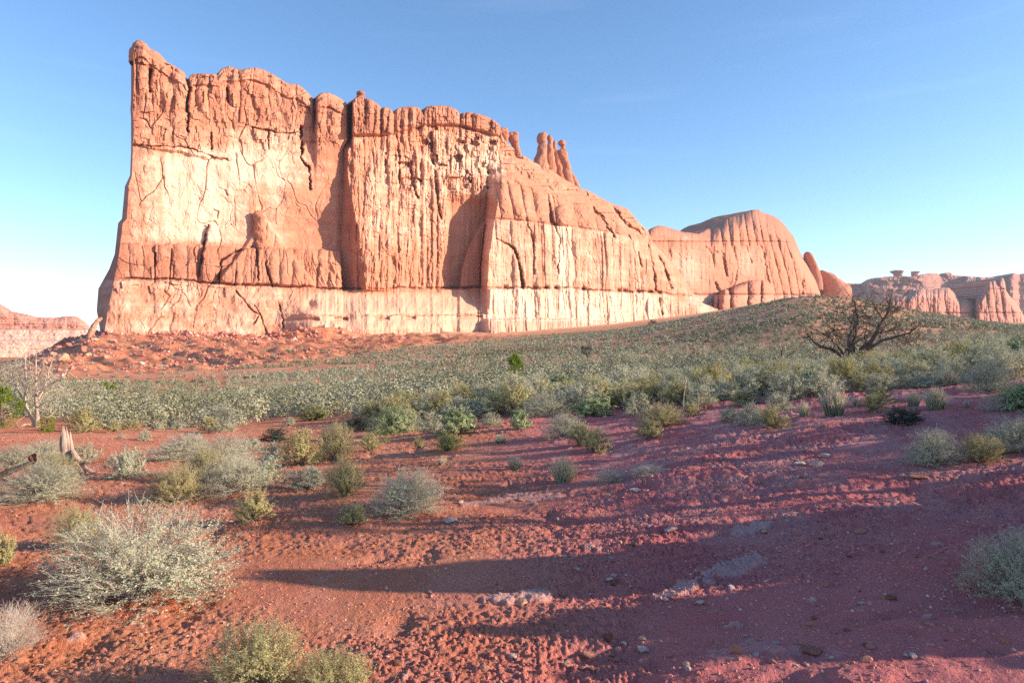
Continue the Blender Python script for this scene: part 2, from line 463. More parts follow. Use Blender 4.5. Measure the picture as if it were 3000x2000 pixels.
def blocks(X, Y, sx, sy, seed):
    xw = X + .5 * sx * fbm(X / sx / 1.6, Y / sy / 1.6, 3, seed); yw = Y + .6 * sy * fbm(X / sx / 1.8 + 5, Y / sy / 1.5, 3, seed + 5)
    r = cellrand(xw / sx + .5 * (np.floor(yw / sy) % 2), yw / sy, seed + 9)
    return r * 2 - 1

def joints(X, Y, sx, sy, seed, w=.07):
    """thin joints and fractures between irregular slabs (0..1 inside a joint)"""
    n1 = fbm(X / sx * 1.3, Y / sy * 1.3, 3, seed); n2 = fbm(X / sx * 1.3 + 9, Y / sy * 1.3, 3, seed + 4)
    x = X / sx + .45 * n1; y = Y / sy + .45 * n2; ix = np.floor(x); iy = np.floor(y)
    f1 = np.full(X.shape, 9.0); f2 = f1.copy()
    for a in (-1, 0, 1):
        for b in (-1, 0, 1):
            cx = ix + a; cy = iy + b
            d = np.hypot(x - cx - cellrand(cx + .5, cy + .5, seed), y - cy - cellrand(cx + .5, cy + .5, seed + 1))
            f2 = np.minimum(f2, np.maximum(f1, d)); f1 = np.minimum(f1, d)
    return np.exp(-((f2 - f1) / w) ** 2) * np.clip(2.2 * vn(X / sx / 1.5, Y / sy / 1.5, seed + 2) - .55, 0, 1)

class Plane:
    """vertical reference plane: passes through P0, runs along direction ang (from +Y towards +X)"""
    def __init__(self, P0, ang):
        self.P0 = np.array(P0, float); a = math.radians(ang)
        self.d = np.array([math.sin(a), math.cos(a)]); self.n = np.array([math.cos(a), -math.sin(a)])
        if self.n @ (-self.P0) < 0: self.n = -self.n
        self.c = self.n @ self.P0
    def at(self, px, py, D):
        dx = (px - 1500.0) / FPX; dz = (HOR - py) / FPX
        k = (D + self.c) / (self.n[0] * dx + self.n[1])
        return np.stack([dx * k, k, EYE + dz * k], -1)

def build_rock(name, plane, x0, ytop, ybase, Dfun, nv, T, mat, parent=None, warp=None, extra=None, lip=8.0, lipd=3.0, lfix=260.0):
    """closed rock mass: sculpted front, top running back T metres, plain back"""
    nu = len(x0); v = np.linspace(0, 1, nv)[:, None]
    Yb = ybase if np.ndim(ybase) else np.full(nu, float(ybase))
    Y = Yb[None] + v * (ytop - Yb)[None]
    X = np.broadcast_to(x0[None], Y.shape).copy()
    if warp is not None: X = X + warp(X, Y)
    D, at = Dfun(X, Y)
    q = np.clip(1 - (Y - ytop[None]) / lip, 0, 1)
    D = D - lipd * (1 - np.sqrt(np.clip(1 - q * q, 0, 1)))
    P = plane.at(X, Y, D)
    top = P[-1]
    nt = 10
    # the mass runs back square to the wall, but at its left end along the line of sight so the end stays narrow
    ray = np.stack([(x0 - 1500.0) / FPX, np.ones(nu)], 1); ray /= np.linalg.norm(ray, axis=1, keepdims=True)
    wl = (1 - sm(x0[0], x0[0] + lfix, x0))[:, None]
    bd = wl * ray + (1 - wl) * -plane.n[None]; bd /= np.linalg.norm(bd, axis=1, keepdims=True)
    n3 = -np.concatenate([bd, np.zeros((nu, 1))], 1)
    rows = [P.reshape(-1, 3)]
    for j in range(1, nt + 1):
        s = j / nt
        q = top - n3 * (T * s)
        zz = top[:, 2] - .03 * T * s ** 2 + (1.2 * fbm(x0 / 15.0, np.full(nu, s * 6.0), 3, 77) * min(1, 3 * s)) - .8 * s - .25
        q[:, 2] = np.minimum(zz, top[:, 2] - .2)
        if j == nt: q[:, 2] -= 3
        rows.append(q)
    back = top - n3 * (T + 6); back[:, 2] = (top[:, 2] + P[0, :, 2]) / 2; rows.append(back)
    back = top - n3 * (T + 12); back[:, 2] = P[0, :, 2]; rows.append(back)
    V = np.concatenate(rows); nr = nv + nt + 2
    A = {}
    for k in ("paleness", "dark", "sand"):
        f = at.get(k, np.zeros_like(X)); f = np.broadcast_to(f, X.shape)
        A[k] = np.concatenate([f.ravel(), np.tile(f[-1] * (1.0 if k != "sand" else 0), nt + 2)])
    return mesh_obj(name, V, quads=grid_quads(nr, nu), mat=mat, parent=parent, attrs=A, smooth=False)

PW = Plane((-181.5, 300.0), 50.0)

# ---- the big butte -------------------------------------------------------
TOP = [(384,163),(390,140),(400,132),(420,132),(440,150),(470,168),(486,182),(505,190),(530,206),(540,214),(545,230),(552,232),(556,222),(566,217),
 (582,216),(610,217),(639,217),(645,207),(652,199),(671,195),(690,200),(703,204),(719,203),(735,200),(748,199),(770,204),(792,214),
 (820,230),(846,247),(853,245),(872,247),(891,262),(908,278),(921,294),(926,288),(934,276),(945,271),(962,272),(977,278),(1000,290),(1014,300),
 (1021,318),(1025,322),(1029,310),(1034,296),(1042,286),(1055,282),(1066,284),(1080,289),(1100,300),(1112,310),(1118,322),(1124,314),
 (1135,316),(1147,322),(1153,332),(1159,322),(1170,316),(1199,311),(1222,314),(1234,322),(1241,328),(1248,314),(1265,309),(1295,310),(1323,314),
 (1340,324),(1349,340),(1356,330),(1380,330),(1404,334),(1430,344),(1447,352),(1465,368),(1470,394),(1478,410),(1500,431),(1523,449),
 (1562,474),(1600,490),(1650,520),(1696,550),(1730,561),(1755,577),(1776,588),(1797,599),(1825,606),(1840,613),(1852,628),(1861,640),
 (1875,654),(1887,667),(1899,676),(1907,702),(1925,724),(1950,750),(1970,770),(1989,793),(2010,826),(2028,856),(2040,872),(2060,888),(2100,905)]
XO = [(120,386),(163,384),(233,387),(322,382),(380,387),(437,384),(514,381),(546,366),(641,357),(654,346),(744,336),(788,320),(846,288),(909,283),(935,288),(985,296),(1030,296)]
XCW = [(120,8),(163,7),(260,6),(400,5),(514,5),(560,12),(641,14),(744,12),(800,24),(846,42),(909,32),(973,12),(1030,10)]
CRN = [(290,1026),(399,1024),(437,1004),(527,1003),(622,1000),(718,996),(833,1002),(860,1004)]     # foot of the shaded face
EDG = [(290,1034),(425,1032),(437,1020),(514,1019),(590,1032),(641,1044),(699,1057),(769,1060),(839,1073),(860,1075)]
LOBE_L = [(540,1430),(556,1429),(642,1421),(680,1414),(728,1409),(795,1402),(845,1402),(1000,1402)]
LOBE_E = [(540,1470),(565,1465),(647,1449),(747,1433),(838,1428),(1000,1428)]
LEDGE = [(280,818),(378,818),(518,821),(658,830),(792,836),(926,843),(1067,847),(1237,845),(1428,843),(1567,844),(1667,846),(1849,855),(2030,866),(2100,870)]
LTOP = [(1430,548),(1470,541),(1500,540),(1560,558),(1640,588),(1720,618),(1800,655),(1850,676),(2100,700)]
LED2 = [(1420,640),(1471,642),(1540,648),(1610,657),(1700,668),(1780,680),(1848,694),(1910,712),(2100,760)]

def babel_D(X, Y):
    xo = pl(Y, XO); xc = xo + pl(Y, XCW)
    led = pl(X, LEDGE) + 3.5 * fbm(X / 45, X * 0, 3, 18) + 2.0 * fbm(X / 9, X * 0, 2, 19)
    n_big = fbm(X / 90, Y / 130, 4, 11); n_mid = fbm(X / 26, Y / 40, 4, 12); n_fin = fbm(X / 7, Y / 9, 4, 13)
    n_str = fbm(X / 9, Y / 90, 4, 14)
    D = np.zeros_like(X)
    left = 1 - sm(990, 1010, X)
    # ----- left panel
    up = sm(470, 395, Y + 14 * fbm(X / 40, Y / 30, 3, 21))          # broken upper courses
    cap = sm(300, 255, Y - .28 * np.clip(X - 560, 0, 400) * .6)
    nf = fbm(X / 48 + .3 * n_mid, Y / 70, 3, 15); fac = np.floor(nf * 5 + .35 * n_mid) / 5
    nf2 = fbm(X / 19 + .3 * n_mid, Y / 26, 3, 16); fac = 1.9 * fac + .9 * np.floor(nf2 * 4) / 4
    DL = .8 * n_big + .25 * n_mid + .08 * n_fin + .42 * fac
    DL = DL - 1.2 * joints(X, Y, 95, 170, 501, .022) * sm(.45, .7, vn(X / 90, Y / 70, 502)) - .6 * joints(X, Y, 34, 60, 505, .045) * sm(.55, .8, vn(X / 60, Y / 50, 506))
    DL = DL + up * (1.1 + .85 * blocks(X, Y, 30, 46, 31) + .4 * blocks(X, Y, 13, 22, 33) + .4 * n_mid)
    bl_r = ribs(X + 8 * fbm(X / 30, Y / 40, 3, 41), [370,398,446,470,506,548,578,612,660,700,742,790,822,868,925,960,1000])
    topz = sm(345, 270, Y - pl(X, [(384,0),(560,10),(800,30),(900,70),(1000,90)]))
    DL = DL + topz * 1.7 * bl_r * np.clip(.2 + 1.2 * vn(X / 37, Y / 60, 44), 0, 1.2)
    ty0 = pl(X, TOP); cl = ty0 + 36 + 10 * fbm(X / 45, X * 0, 3, 45)
    DL = DL + .9 * (1 - sm(cl - 3, cl + 2, Y)) - .9 * np.clip(2 * vn(X / 40, X * 0, 47) - .3, 0, 1) * np.exp(-((Y - cl - 4) / 3.5) ** 2)
    cl2 = ty0 + 16 + 5 * fbm(X / 30, X * 0, 3, 46)
    DL = DL - 2.5 * (1 - sm(cl2 - 3, cl2 + 2, Y)) - 1.0 * np.exp(-((Y - cl2 - 2) / 2.0) ** 2)
    # lower tier with blocks, y 715..ledge
    t0 = 716 + 6 * fbm(X / 30, Y * 0, 3, 43) + .04 * (X - 500)
    low = sm(t0 - 4, t0 + 4, Y)
    DL = DL + low * (1.5 + .030 * (Y - 716)) + low * (1 - sm(led - 3, led + 3, Y)) * (.8 * blocks(X, Y, 38, 70, 51) + 1.2 * ribs(X + 6 * fbm(X / 20, Y / 25, 3, 52), [320,378,418,462,505,548,580,640,690,735,782,820,856,890,930,960,985,1010]))
    # diagonal buttress fins under the shaded slot
    fins = sm(860, 930, X + .15 * (Y - 700)) * sm(735, 765, Y - .25 * (X - 900)) * (1 - sm(led - 4, led + 2, Y))
    DL = DL + fins * (1.6 * np.abs(fbm((X - .45 * Y) / 9, Y / 60, 2, 53)) + 2.5 * sm(930, 1000, X))
    # broken triangular apron below the pinnacle
    ap = sm(-8, 8, Y - (655 + 1.35 * np.abs(X - 765) - 30 * (X > 765) + 6 * n_mid)) * (1 - sm(led - 2, led + 3, Y)) * sm(590, 640, X) * (1 - sm(880, 950, X))
    DL = DL + ap * (1.2 + .018 * (Y - 700) + .9 * ribs(X + 10 * fbm(X / 25, Y / 30, 3, 54) + .12 * (Y - 700), [600,645,688,722,752,778,800,832,870,905,950]))
    flake = sm(-3, 2, X - (606 - .12 * (Y - 660) + 5 * fbm(Y / 14, Y * 0, 3, 57))) * sm(655, 664, Y - .05 * (X - 600)) * (1 - sm(790, 830, Y)) * (1 - sm(620, 720, X))
    DL = DL + 2.6 * flake
    DL = DL + 1.6 * sm(-6, 6, Y - 425 - .16 * (X - 390) - 8 * fbm(X / 22, X * 0, 3, 58)) * -1.0 * (1 - sm(640, 720, X))
    # alcove scoop
    DL = DL - 3.0 * np.exp(-(((X - 905) / 62) ** 2 + ((Y - 655) / 60) ** 2)) + 1.2 * np.exp(-(((X - 850) / 40) ** 2 + ((Y - 560) / 40) ** 2))
    # small side buttress near the slot (x 925-1015, upper)
    DL = DL + 5.0 * sm(918, 930, X) * sm(560, 330, Y) - 6 * np.exp(-((X - 922) / 4.5) ** 2) * sm(420, 300, Y)
    D = DL
    # ----- middle wall
    cr = pl(Y, CRN); ed = pl(Y, EDG)
    A = np.interp(Y, [290, 440, 514, 590, 641, 700, 850], [6.5, 6.0, 6.0, 8.4, 10.2, 12.0, 13.8])
    ramp = np.clip((X - cr) / (ed - cr), 0, 1)
    rb = ribs(X + 7 * fbm(X / 40, Y / 70, 3, 61) + .02 * (Y - 600), [1030,1062,1090,1112,1130,1150,1170,1196,1214,1232,1250,1268,1284,1306,1345,1380,1430,1480])
    Dm = A * (1 - .85 * sm(1080, 1300, X)) + 1.0 * (rb - .8) * np.clip(1.5 * vn(X / 45, Y / 110, 62), .1, 1.3) + .6 * n_mid + .22 * n_fin + .7 * n_str
    Dm = Dm - .8 * joints(X, Y, 36, 110, 513, .05) + .9 * fac + .5 * blocks(X, Y, 20, 75, 67) + 1.5 * iribs(X + 11 * fbm(X / 45, Y / 80, 3, 63), Y, 1000, 1500, 7, 34, 64) + .6 * iribs(X + 7 * fbm(X / 20, Y / 50, 3, 65), Y, 1000, 1500, 4, 17, 66)
    # caprock bulges and pitted zone below them
    capb = ribs(X, [1024,1118,1154,1241,1350,1470,1600])
    cz = pl(X, [(1030,395),(1118,395),(1155,392),(1241,365),(1350,366),(1470,400)])
    cm = 1 - sm(cz - 6, cz + 4, Y)
    Dm = Dm + cm * (3.2 * capb + .6 * blocks(X, Y, 16, 9, 64)) - 2.2 * np.exp(-((Y - cz - 5) / 5.0) ** 2)
    pit = sm(cz, cz + 15, Y) * (1 - sm(530, 600, Y)) * sm(1130, 1180, X)
    Dm = Dm - pit * 3.6 * sm(.60, .78, vn(X / 24 + .5 * n_fin, Y / 22, 65)) + pit * .7 * blocks(X, Y, 14, 20, 66)
    # horizontal break
    hb = pl(X, [(1000,506),(1150,512),(1300,500),(1500,520)])
    Dm = Dm + 1.2 * sm(hb - 3, hb + 3, Y + 3 * n_fin)
    # recess
    rec = sm(1300, 1325, X)
    Dm = Dm * (1 - .75 * rec * sm(560, 620, Y)) - 3.0 * rec * sm(560, 600, Y) * sm(1480, 1420, X)
    D = np.where(X > cr, ramp * Dm + (1 - ramp) * (-1.5), D - 1.5 * sm(cr - 14, cr, X) * sm(330, 440, Y))
    D = D - 16 * np.exp(-((X - 1024) / 5.0) ** 2) * sm(440, 380, Y)
    # ----- right lobe
    ll = pl(Y, LOBE_L); le = pl(Y, LOBE_E); lt = pl(X, LTOP); l2 = pl(X, LED2)
    rl = np.clip((X - ll) / (le - ll), 0, 1); rl = np.sqrt(np.clip(1 - (1 - rl) ** 2, 0, 1)) * .5 + rl * .5
    lw = sm(l2 - 4, l2 + 3, Y)
    rbl = ribs(X + 5 * fbm(X / 30, Y / 60, 3, 71) - .10 * (Y - 640), [1400,1448,1474,1506,1540,1574,1612,1640,1668,1740,1800,1850,1890,1930,1975,2010,2050,2110]) * np.clip(1.6 * vn(X / 60, Y / 90, 75), .1, 1.2)
    rbu = ribs(X + 6 * fbm(X / 30, Y / 60, 3, 72) - .18 * (Y - 600), [1400,1463,1500,1536,1566,1612,1622,1680,1740,1790,1822,1850,1880,1905,1960])
    rbf = iribs(X + 6 * fbm(X / 25, Y / 60, 3, 73) - .05 * (Y - 640), Y, 1380, 2130, 5, 26, 73)
    Dlo = 24 - .6 * joints(X, Y, 50, 150, 509, .035) + .5 * fac + .9 * (rbl - .7) * (1 + .8 * sm(1820, 1900, X)) + 1.2 * rbf + .4 * n_mid + .45 * n_str + .15 * n_fin
    back = np.clip((l2 - Y) / np.maximum(l2 - lt, 8), 0, 1.0)
    Dup = 23 - 8.5 * back ** 1.4 + .9 * fac + 2.4 * (rbu - .6) * np.clip(.3 + 1.1 * vn(X / 30, Y / 40, 76), 0, 1.2) + .4 * n_mid + .2 * n_fin
    Dlobe = lw * Dlo + (1 - lw) * Dup - 1.6 * np.exp(-((Y - l2) / 3.0) ** 2)
    # round knob sitting on the ledge
    kx = (X - 1648) / 29; ky = (Y - 632) / 31
    Dlobe = Dlobe + 5.0 * np.sqrt(np.clip(1 - kx ** 2 - ky ** 2, 0, 1))
    # terraces above the lobe
    ab = sm(lt + 4, lt - 10, Y)
    yk = lt - Y
    Dter = 12 - 12 * sm(0, 95, yk) + 1.5 * blocks(X, Y, 60, 13, 74) * .5 + 1.1 * n_mid + .3 * n_fin + 1.2 * np.sin(yk / 7.5 + 2 * n_mid)
    Dter = Dter - 12 * sm(1560, 1700, X) * sm(40, 100, yk)
    Dter = np.where(X < 1500, np.maximum(Dter, Dm), Dter)
    terr = sm(1425, 1470, X + 60 * sm(560, 470, Y) * 0)
    Dr = Dlobe * (1 - ab) + Dter * ab
    D = np.where(X > ll, D * (1 - rl) + Dr * rl, D)
    # terrace band also runs left above the recess
    tb = sm(1290, 1340, X) * (1 - sm(1420, 1440, X)) * sm(505, 520, Y) * (1 - sm(548, 566, Y))
    D = D + 2.2 * tb
    # leaning slab at the back of the recess
    sx = pl(Y, [(650,1412),(680,1392),(740,1362),(790,1347),(845,1341),(900,1340)])
    sl = sm(-1, 9, X - sx) * sm(648, 660, Y) * (X < ll + 6)
    D = np.where(X < ll + 2, D + 7.5 * sl * (1 - sm(835, 850, Y) * .2), D)
    # rounding of the right end
    re = pl(Y, [(676,1899),(702,1907),(750,1950),(793,1989),(826,2010),(856,2030),(880,2060),(905,2105)])
    t = np.clip((X - (re - 120)) / 120, 0, 1)
    D = D - 26 * (1 - np.sqrt(np.clip(1 - t * t, 0, 1))) * sm(640, 690, Y)
    # ----- base course and sandy apron
    dy = Y - led
    D = D - 2.0 * np.exp(-((dy + 1.5) / 2.6) ** 2) * sm(330, 380, X) * (.5 + vn(X / 13, Y * 0, 83))
    below = sm(-1, 6, dy)
    lf = 1 - sm(800, 940, X); rt = sm(1405, 1440, X); mid = (1 - lf) * (1 - rt)
    off = lf * (2.2 + .055 * dy + .9 * n_mid + .9 * blocks(X, Y, 46, 40, 84) * sm(20, 0, dy - 30)) \
        + mid * (3.5 + 13 * sm(10, 75, dy) + 5.5 * sm(76, 80, dy + 2 * n_mid) + 5 * sm(84, 120, dy) + 1.3 * n_mid) \
        + rt * (.8 + .02 * dy + .5 * n_str + 11 * sm(86, 92, dy + 1.2 * n_mid - .0 * (X - 1430)) * sm(1400, 1430, X) + .15 * np.clip(dy - 92, 0, 200))
    Dmid0 = 6.0
    flat = mid * below
    D = D * (1 - flat * .8) + flat * .8 * Dmid0 + below * off
    # hollow in the apron
    D = D - 5.5 * np.exp(-(((X - 908) / 17) ** 2 + ((Y - 892) / 14) ** 2))
    cave = mid * np.exp(-((Y - 930 + .02 * (X - 1200)) / 5) ** 2) * sm(.45, .6, vn(X / 40, Y * 0, 88))
    D = D - 3 * cave
    # ----- cracks
    for pts, w, dp, am in [
        ([(441,205),(437,232),(440,268)], 4.5, 9, 3), ([(545,222),(556,260),(548,300),(552,345),(550,385)], 4, 6, 5),
        ([(666,262),(668,300)], 3.5, 4, 3), ([(882,372),(884,430),(880,465),(905,492),(912,555)], 3.5, 6, 6),
        ([(610,661),(598,718),(588,769),(579,823)], 3.2, 5, 3), ([(455,742),(453,825)], 2.6, 3.5, 2), ([(502,730),(497,826)], 2.2, 2.5, 2),
        ([(640,833),(648,762),(690,738),(742,722)], 2.8, 4.5, 4), ([(772,722),(780,780),(797,838)], 2.8, 5, 3), ([(752,725),(757,820)], 2.4, 3.5, 3),
        ([(688,836),(692,795)], 2.2, 3, 2), ([(692,852),(735,905),(760,925),(740,952)], 2.2, 2.6, 4), ([(745,895),(765,925),(780,975)], 2.2, 2.8, 3),
        ([(815,880),(828,930),(830,960)], 2.4, 3.2, 4), ([(480,850),(497,868),(470,905)], 2.2, 2, 3),
        ([(618,390),(620,436)], 3, 4, 3), ([(740,375),(830,392),(872,388)], 2.6, 3, 4), ([(785,385),(788,440)], 2.4, 3, 3),
        ([(640,550),(662,560),(666,572)], 1.8, 1.5, 2), ([(628,615),(640,620),(637,640)], 1.8, 1.6, 2), ([(390,425),(470,428),(560,435),(633,463),(670,470)], 2.2, 2.2, 5),
        ([(1492,716),(1508,730),(1516,765),(1526,790),(1531,842)], 4.2, 7, 4), ([(1455,700),(1480,712),(1492,716)], 2.5, 2, 3),
        ([(1127,450),(1130,505)], 3, 3.5, 3), ([(1205,472),(1206,520),(1222,580)], 4, 5, 5), ([(1163,400),(1170,470),(1168,560)], 3.5, 4.5, 5),
        ([(1262,390),(1270,470),(1280,560),(1290,640)], 4, 4.5, 5), ([(1160,640),(1168,740)], 3, 3, 4), ([(1540,640),(1562,700),(1565,800)], 3.2, 3, 4),
        ([(1622,645),(1640,700),(1634,800)], 2.8, 2.5, 4), ([(1610,600),(1614,650)], 3, 3, 2), ([(1740,610),(1775,660),(1800,690)], 5, 6, 6),
        ([(1842,690),(1848,700)], 3, 2, 2), ([(1900,720),(1915,800),(1922,850)], 4, 4, 4), ([(1930,752),(1952,800),(1965,845)], 4.5, 5, 4),
        ([(1868,738),(1880,780)], 3, 3, 3), ([(1790,600),(1830,650),(1885,690)], 4, 4, 6), ([(1848,612),(1870,650),(1900,700)], 4, 3.5, 4),
        ([(1565,848),(1569,930)], 3, 1.6, 3), ([(1930,875),(1940,920)], 3.5, 2.5, 3), ([(1706,850),(1708,900)], 3, 1.2, 3)]:
        D = crack(D, X, Y, pts, w, dp, am, int(pts[0][0]) % 97)
    # dark holes along the ledge
    for hx in (1480, 1568, 1600, 1628, 1708, 1812, 1830, 1870, 1905, 1930):
        D = D - 4 * np.exp(-(((X - hx) / 7) ** 2 + ((Y - pl(X, LEDGE) + 3) / 5) ** 2))
    # ----- left end face turns away from the sun
    q = np.clip((X - xo) / (xc - xo), 0, 1)
    D = np.where(X < xc, D * q - 34 * (1 - q) ** .9 + .8 * n_mid, D)
    # ----- colour masks (bands, bleaching, desert varnish, darker end and corner faces)
    vs = fbm(X / 12, Y / 200, 4, 91)
    ble = .8 * np.exp(-(((X - 590 + 40 * n_big) / 170) ** 2)) * sm(405, 470, Y) * (1 - sm(690, 722, Y)) * (.85 + .5 * vs)
    ble = ble + .35 * sm(650, 700, X) * (1 - sm(860, 960, X)) * sm(350, 400, Y) * (1 - sm(520, 570, Y))
    ble = ble + .34 * lf * below * (.5 + .9 * fbm(X / 60, Y / 30, 3, 92))
    ble = ble + .27 * sm(1050, 1100, X) * (1 - sm(1440, 1480, X)) * sm(420, 470, Y) * (1 - sm(650, 800, Y)) * (1 - sm(1300, 1330, X) * sm(560, 600, Y)) * (1 + vs)
    ble = ble + .24 * sm(1230, 1300, X) * (1 - sm(1450, 1500, X)) * sm(375, 395, Y) * (1 - sm(500, 520, Y))
    ble = ble + .26 * rt * lw * (1 - below) * (1 + vs) * (1 - .7 * sm(1800, 1950, X)) + .5 * np.exp(-((X - 1650) / 26) ** 2) * lw * (1 - below)
    ble = ble + .62 * rt * below * (1 + .8 * vs) * (1 - sm(92, 100, dy)) * (1 - .6 * sm(1900, 2000, X))
    ble = np.clip(ble + .16 + .22 * fbm(X / 35, Y / 16, 4, 95), 0, 1.3)
    sand = np.clip(mid * below * sm(4, 30, dy + 10 * n_mid) * .85, 0, .85) + rt * sm(90, 98, dy) * .8
    sand = np.clip(sand, 0, .9) * (.75 + .25 * n_mid)
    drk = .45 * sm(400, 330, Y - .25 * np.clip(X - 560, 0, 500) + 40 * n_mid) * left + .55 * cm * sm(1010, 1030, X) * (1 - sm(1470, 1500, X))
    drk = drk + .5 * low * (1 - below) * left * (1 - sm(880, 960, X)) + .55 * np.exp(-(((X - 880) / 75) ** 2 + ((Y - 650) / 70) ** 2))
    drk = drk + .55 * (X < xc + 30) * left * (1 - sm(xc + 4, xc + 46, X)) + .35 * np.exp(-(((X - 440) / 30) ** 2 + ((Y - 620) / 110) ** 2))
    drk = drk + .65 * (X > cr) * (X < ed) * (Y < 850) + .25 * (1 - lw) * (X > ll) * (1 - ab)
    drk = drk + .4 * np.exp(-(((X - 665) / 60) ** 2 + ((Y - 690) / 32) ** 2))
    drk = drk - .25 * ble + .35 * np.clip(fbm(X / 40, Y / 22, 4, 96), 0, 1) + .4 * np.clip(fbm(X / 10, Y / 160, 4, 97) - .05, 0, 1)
    return D, {"paleness": ble, "dark": np.clip(drk, 0, 1), "sand": sand}

butte = bpy.data.objects.new("sandstone_butte", None)
butte.location = (-60, 420, 0)
COL.objects.link(butte)
tag(butte, "huge sunlit red sandstone butte with sheer bleached wall and hoodoos along its falling crest", "rock formation")
x0 = np.concatenate([np.arange(384, 436, .9), np.arange(436, 2104, 1.75)])
def babel_warp(X, Y):
    return (pl(Y, XO) - 384) * (1 - sm(384, 650, X))
_top = pl(x0, TOP) + 1.6 * fbm(x0 / 6.0, x0 * 0, 3, 3)
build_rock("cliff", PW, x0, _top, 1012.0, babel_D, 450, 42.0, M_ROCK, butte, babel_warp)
bpy.context.view_layer.update()
def keep_parent(o, p):
    o.parent = p; o.matrix_parent_inverse = p.matrix_world.inverted(); return o
for c in butte.children: keep_parent(c, butte)

def spire(name, plane, pts, D, mat, parent=None, seed=0, dark=.45, paleness=.1, nper=4, rough=.16, na=40, squash=1.0):
    """pts: (x, y, halfwidth) in photo px from base to top"""
    p = np.array(pts, float); n = (len(p) - 1) * nper + 1
    t = np.linspace(0, len(p) - 1, n); i = np.clip(t.astype(int), 0, len(p) - 2); f = t - i; f = f * f * (3 - 2 * f)
    q = p[i] * (1 - f[:, None]) + p[i + 1] * f[:, None]
    c = plane.at(q[:, 0], q[:, 1], np.full(n, float(D)))
    w = q[:, 2] * c[:, 1] / FPX
    w[-1] *= .05
    an = np.linspace(0, 2 * math.pi, na, endpoint=False)
    V = np.stack([c[:, None, 0] + w[:, None] * np.cos(an), c[:, None, 1] + squash * w[:, None] * np.sin(an), np.repeat(c[:, None, 2], na, 1)], -1)
    P = V.reshape(-1, 3); wm = w.max()
    nz = fbm3(P + seed * 13, 1.6 / max(wm, .1), 4, 300 + seed)
    ctr = np.repeat(c, na, 0); dirv = P - ctr
    P = ctr + dirv * (1 + rough * 2.2 * nz)[:, None]
    P[:, 2] += .12 * wm * nz * (np.repeat(w, na) > .1 * wm)
    m = mesh_obj(name, P, quads=grid_quads(n, na, True), mat=mat, attrs={"paleness": np.full(len(P), paleness), "dark": np.full(len(P), dark), "sand": np.zeros(len(P))})
    if parent: keep_parent(m, parent)
    return m
spire("rock_spire", PW, [(768,770,20),(766,740,17),(763,715,14),(761,690,15),(759,665,15.5),(757,640,15),(756,626,12),(755,619,7),(755,616,2)], 2.5, M_ROCK, butte, 31, .6, .0, 4, .30, 40, .8)
def c2(*pts): return [(950 + x * .478, 250 + y * .478, w * .478) for x, y, w in pts]
def c1(*pts): return [(250 + x * .638, 80 + y * .638, w * .638) for x, y, w in pts]
spire("hoodoo", PW, c2((1112,430,34),(1108,385,24),(1104,350,22),(1096,325,36),(1088,300,43),(1092,278,40),(1098,266,26),(1098,262,5)), -3, M_ROCK, butte, 1, .7)
spire("hoodoo", PW, c2((1185,450,28),(1180,400,26),(1168,360,22),(1158,335,33),(1154,310,36),(1158,294,30),(1160,286,8)), -3, M_ROCK, butte, 2, .7)
spire("hoodoo", PW, c2((1318,575,66),(1322,530,60),(1328,460,42),(1335,390,30),(1338,362,24),(1334,345,32),(1332,320,33),(1340,300,26),(1345,290,6)), -6, M_ROCK, butte, 3, .5)
spire("hoodoo", PW, c2((1388,610,44),(1386,520,34),(1384,430,26),(1384,370,20),(1384,350,13),(1384,330,18),(1382,312,15),(1382,305,4)), -8, M_ROCK, butte, 4, .5)
spire("hoodoo", PW, c2((1445,630,40),(1440,540,30),(1430,470,24),(1418,410,18),(1410,374,9),(1411,358,13),(1412,342,9),(1412,338,3)), -7, M_ROCK, butte, 5, .5)
spire("hoodoo", PW, c2((1505,660,46),(1495,600,38),(1480,520,34),(1466,450,32),(1458,405,33),(1462,388,18),(1462,376,13),(1457,366,22),(1457,350,25),(1458,338,17),(1458,334,4)), -5, M_ROCK, butte, 6, .5)
spire("hoodoo", PW, c2((1540,660,32),(1538,610,26),(1524,560,16),(1510,530,8),(1506,524,3)), -6, M_ROCK, butte, 7, .4)
spire("balanced_rock", PW, c2((222,80,26),(222,68,18),(224,58,26),(222,44,24),(222,36,12),(222,33,3)), -2, M_ROCK, butte, 8, .75)
spire("cap_rock", PW, c1((285,178,72),(290,165,78),(288,150,80),(280,130,72),(270,112,58),(262,104,30),(262,100,6)), -6, M_ROCK, butte, 9, .55, .15, 4, .08, 60)
spire("cap_rock", PW, c1((258,112,36),(256,98,38),(252,82,30),(250,70,16),(248,63,4)), -6, M_ROCK, butte, 10, .6, .2, 4, .10)

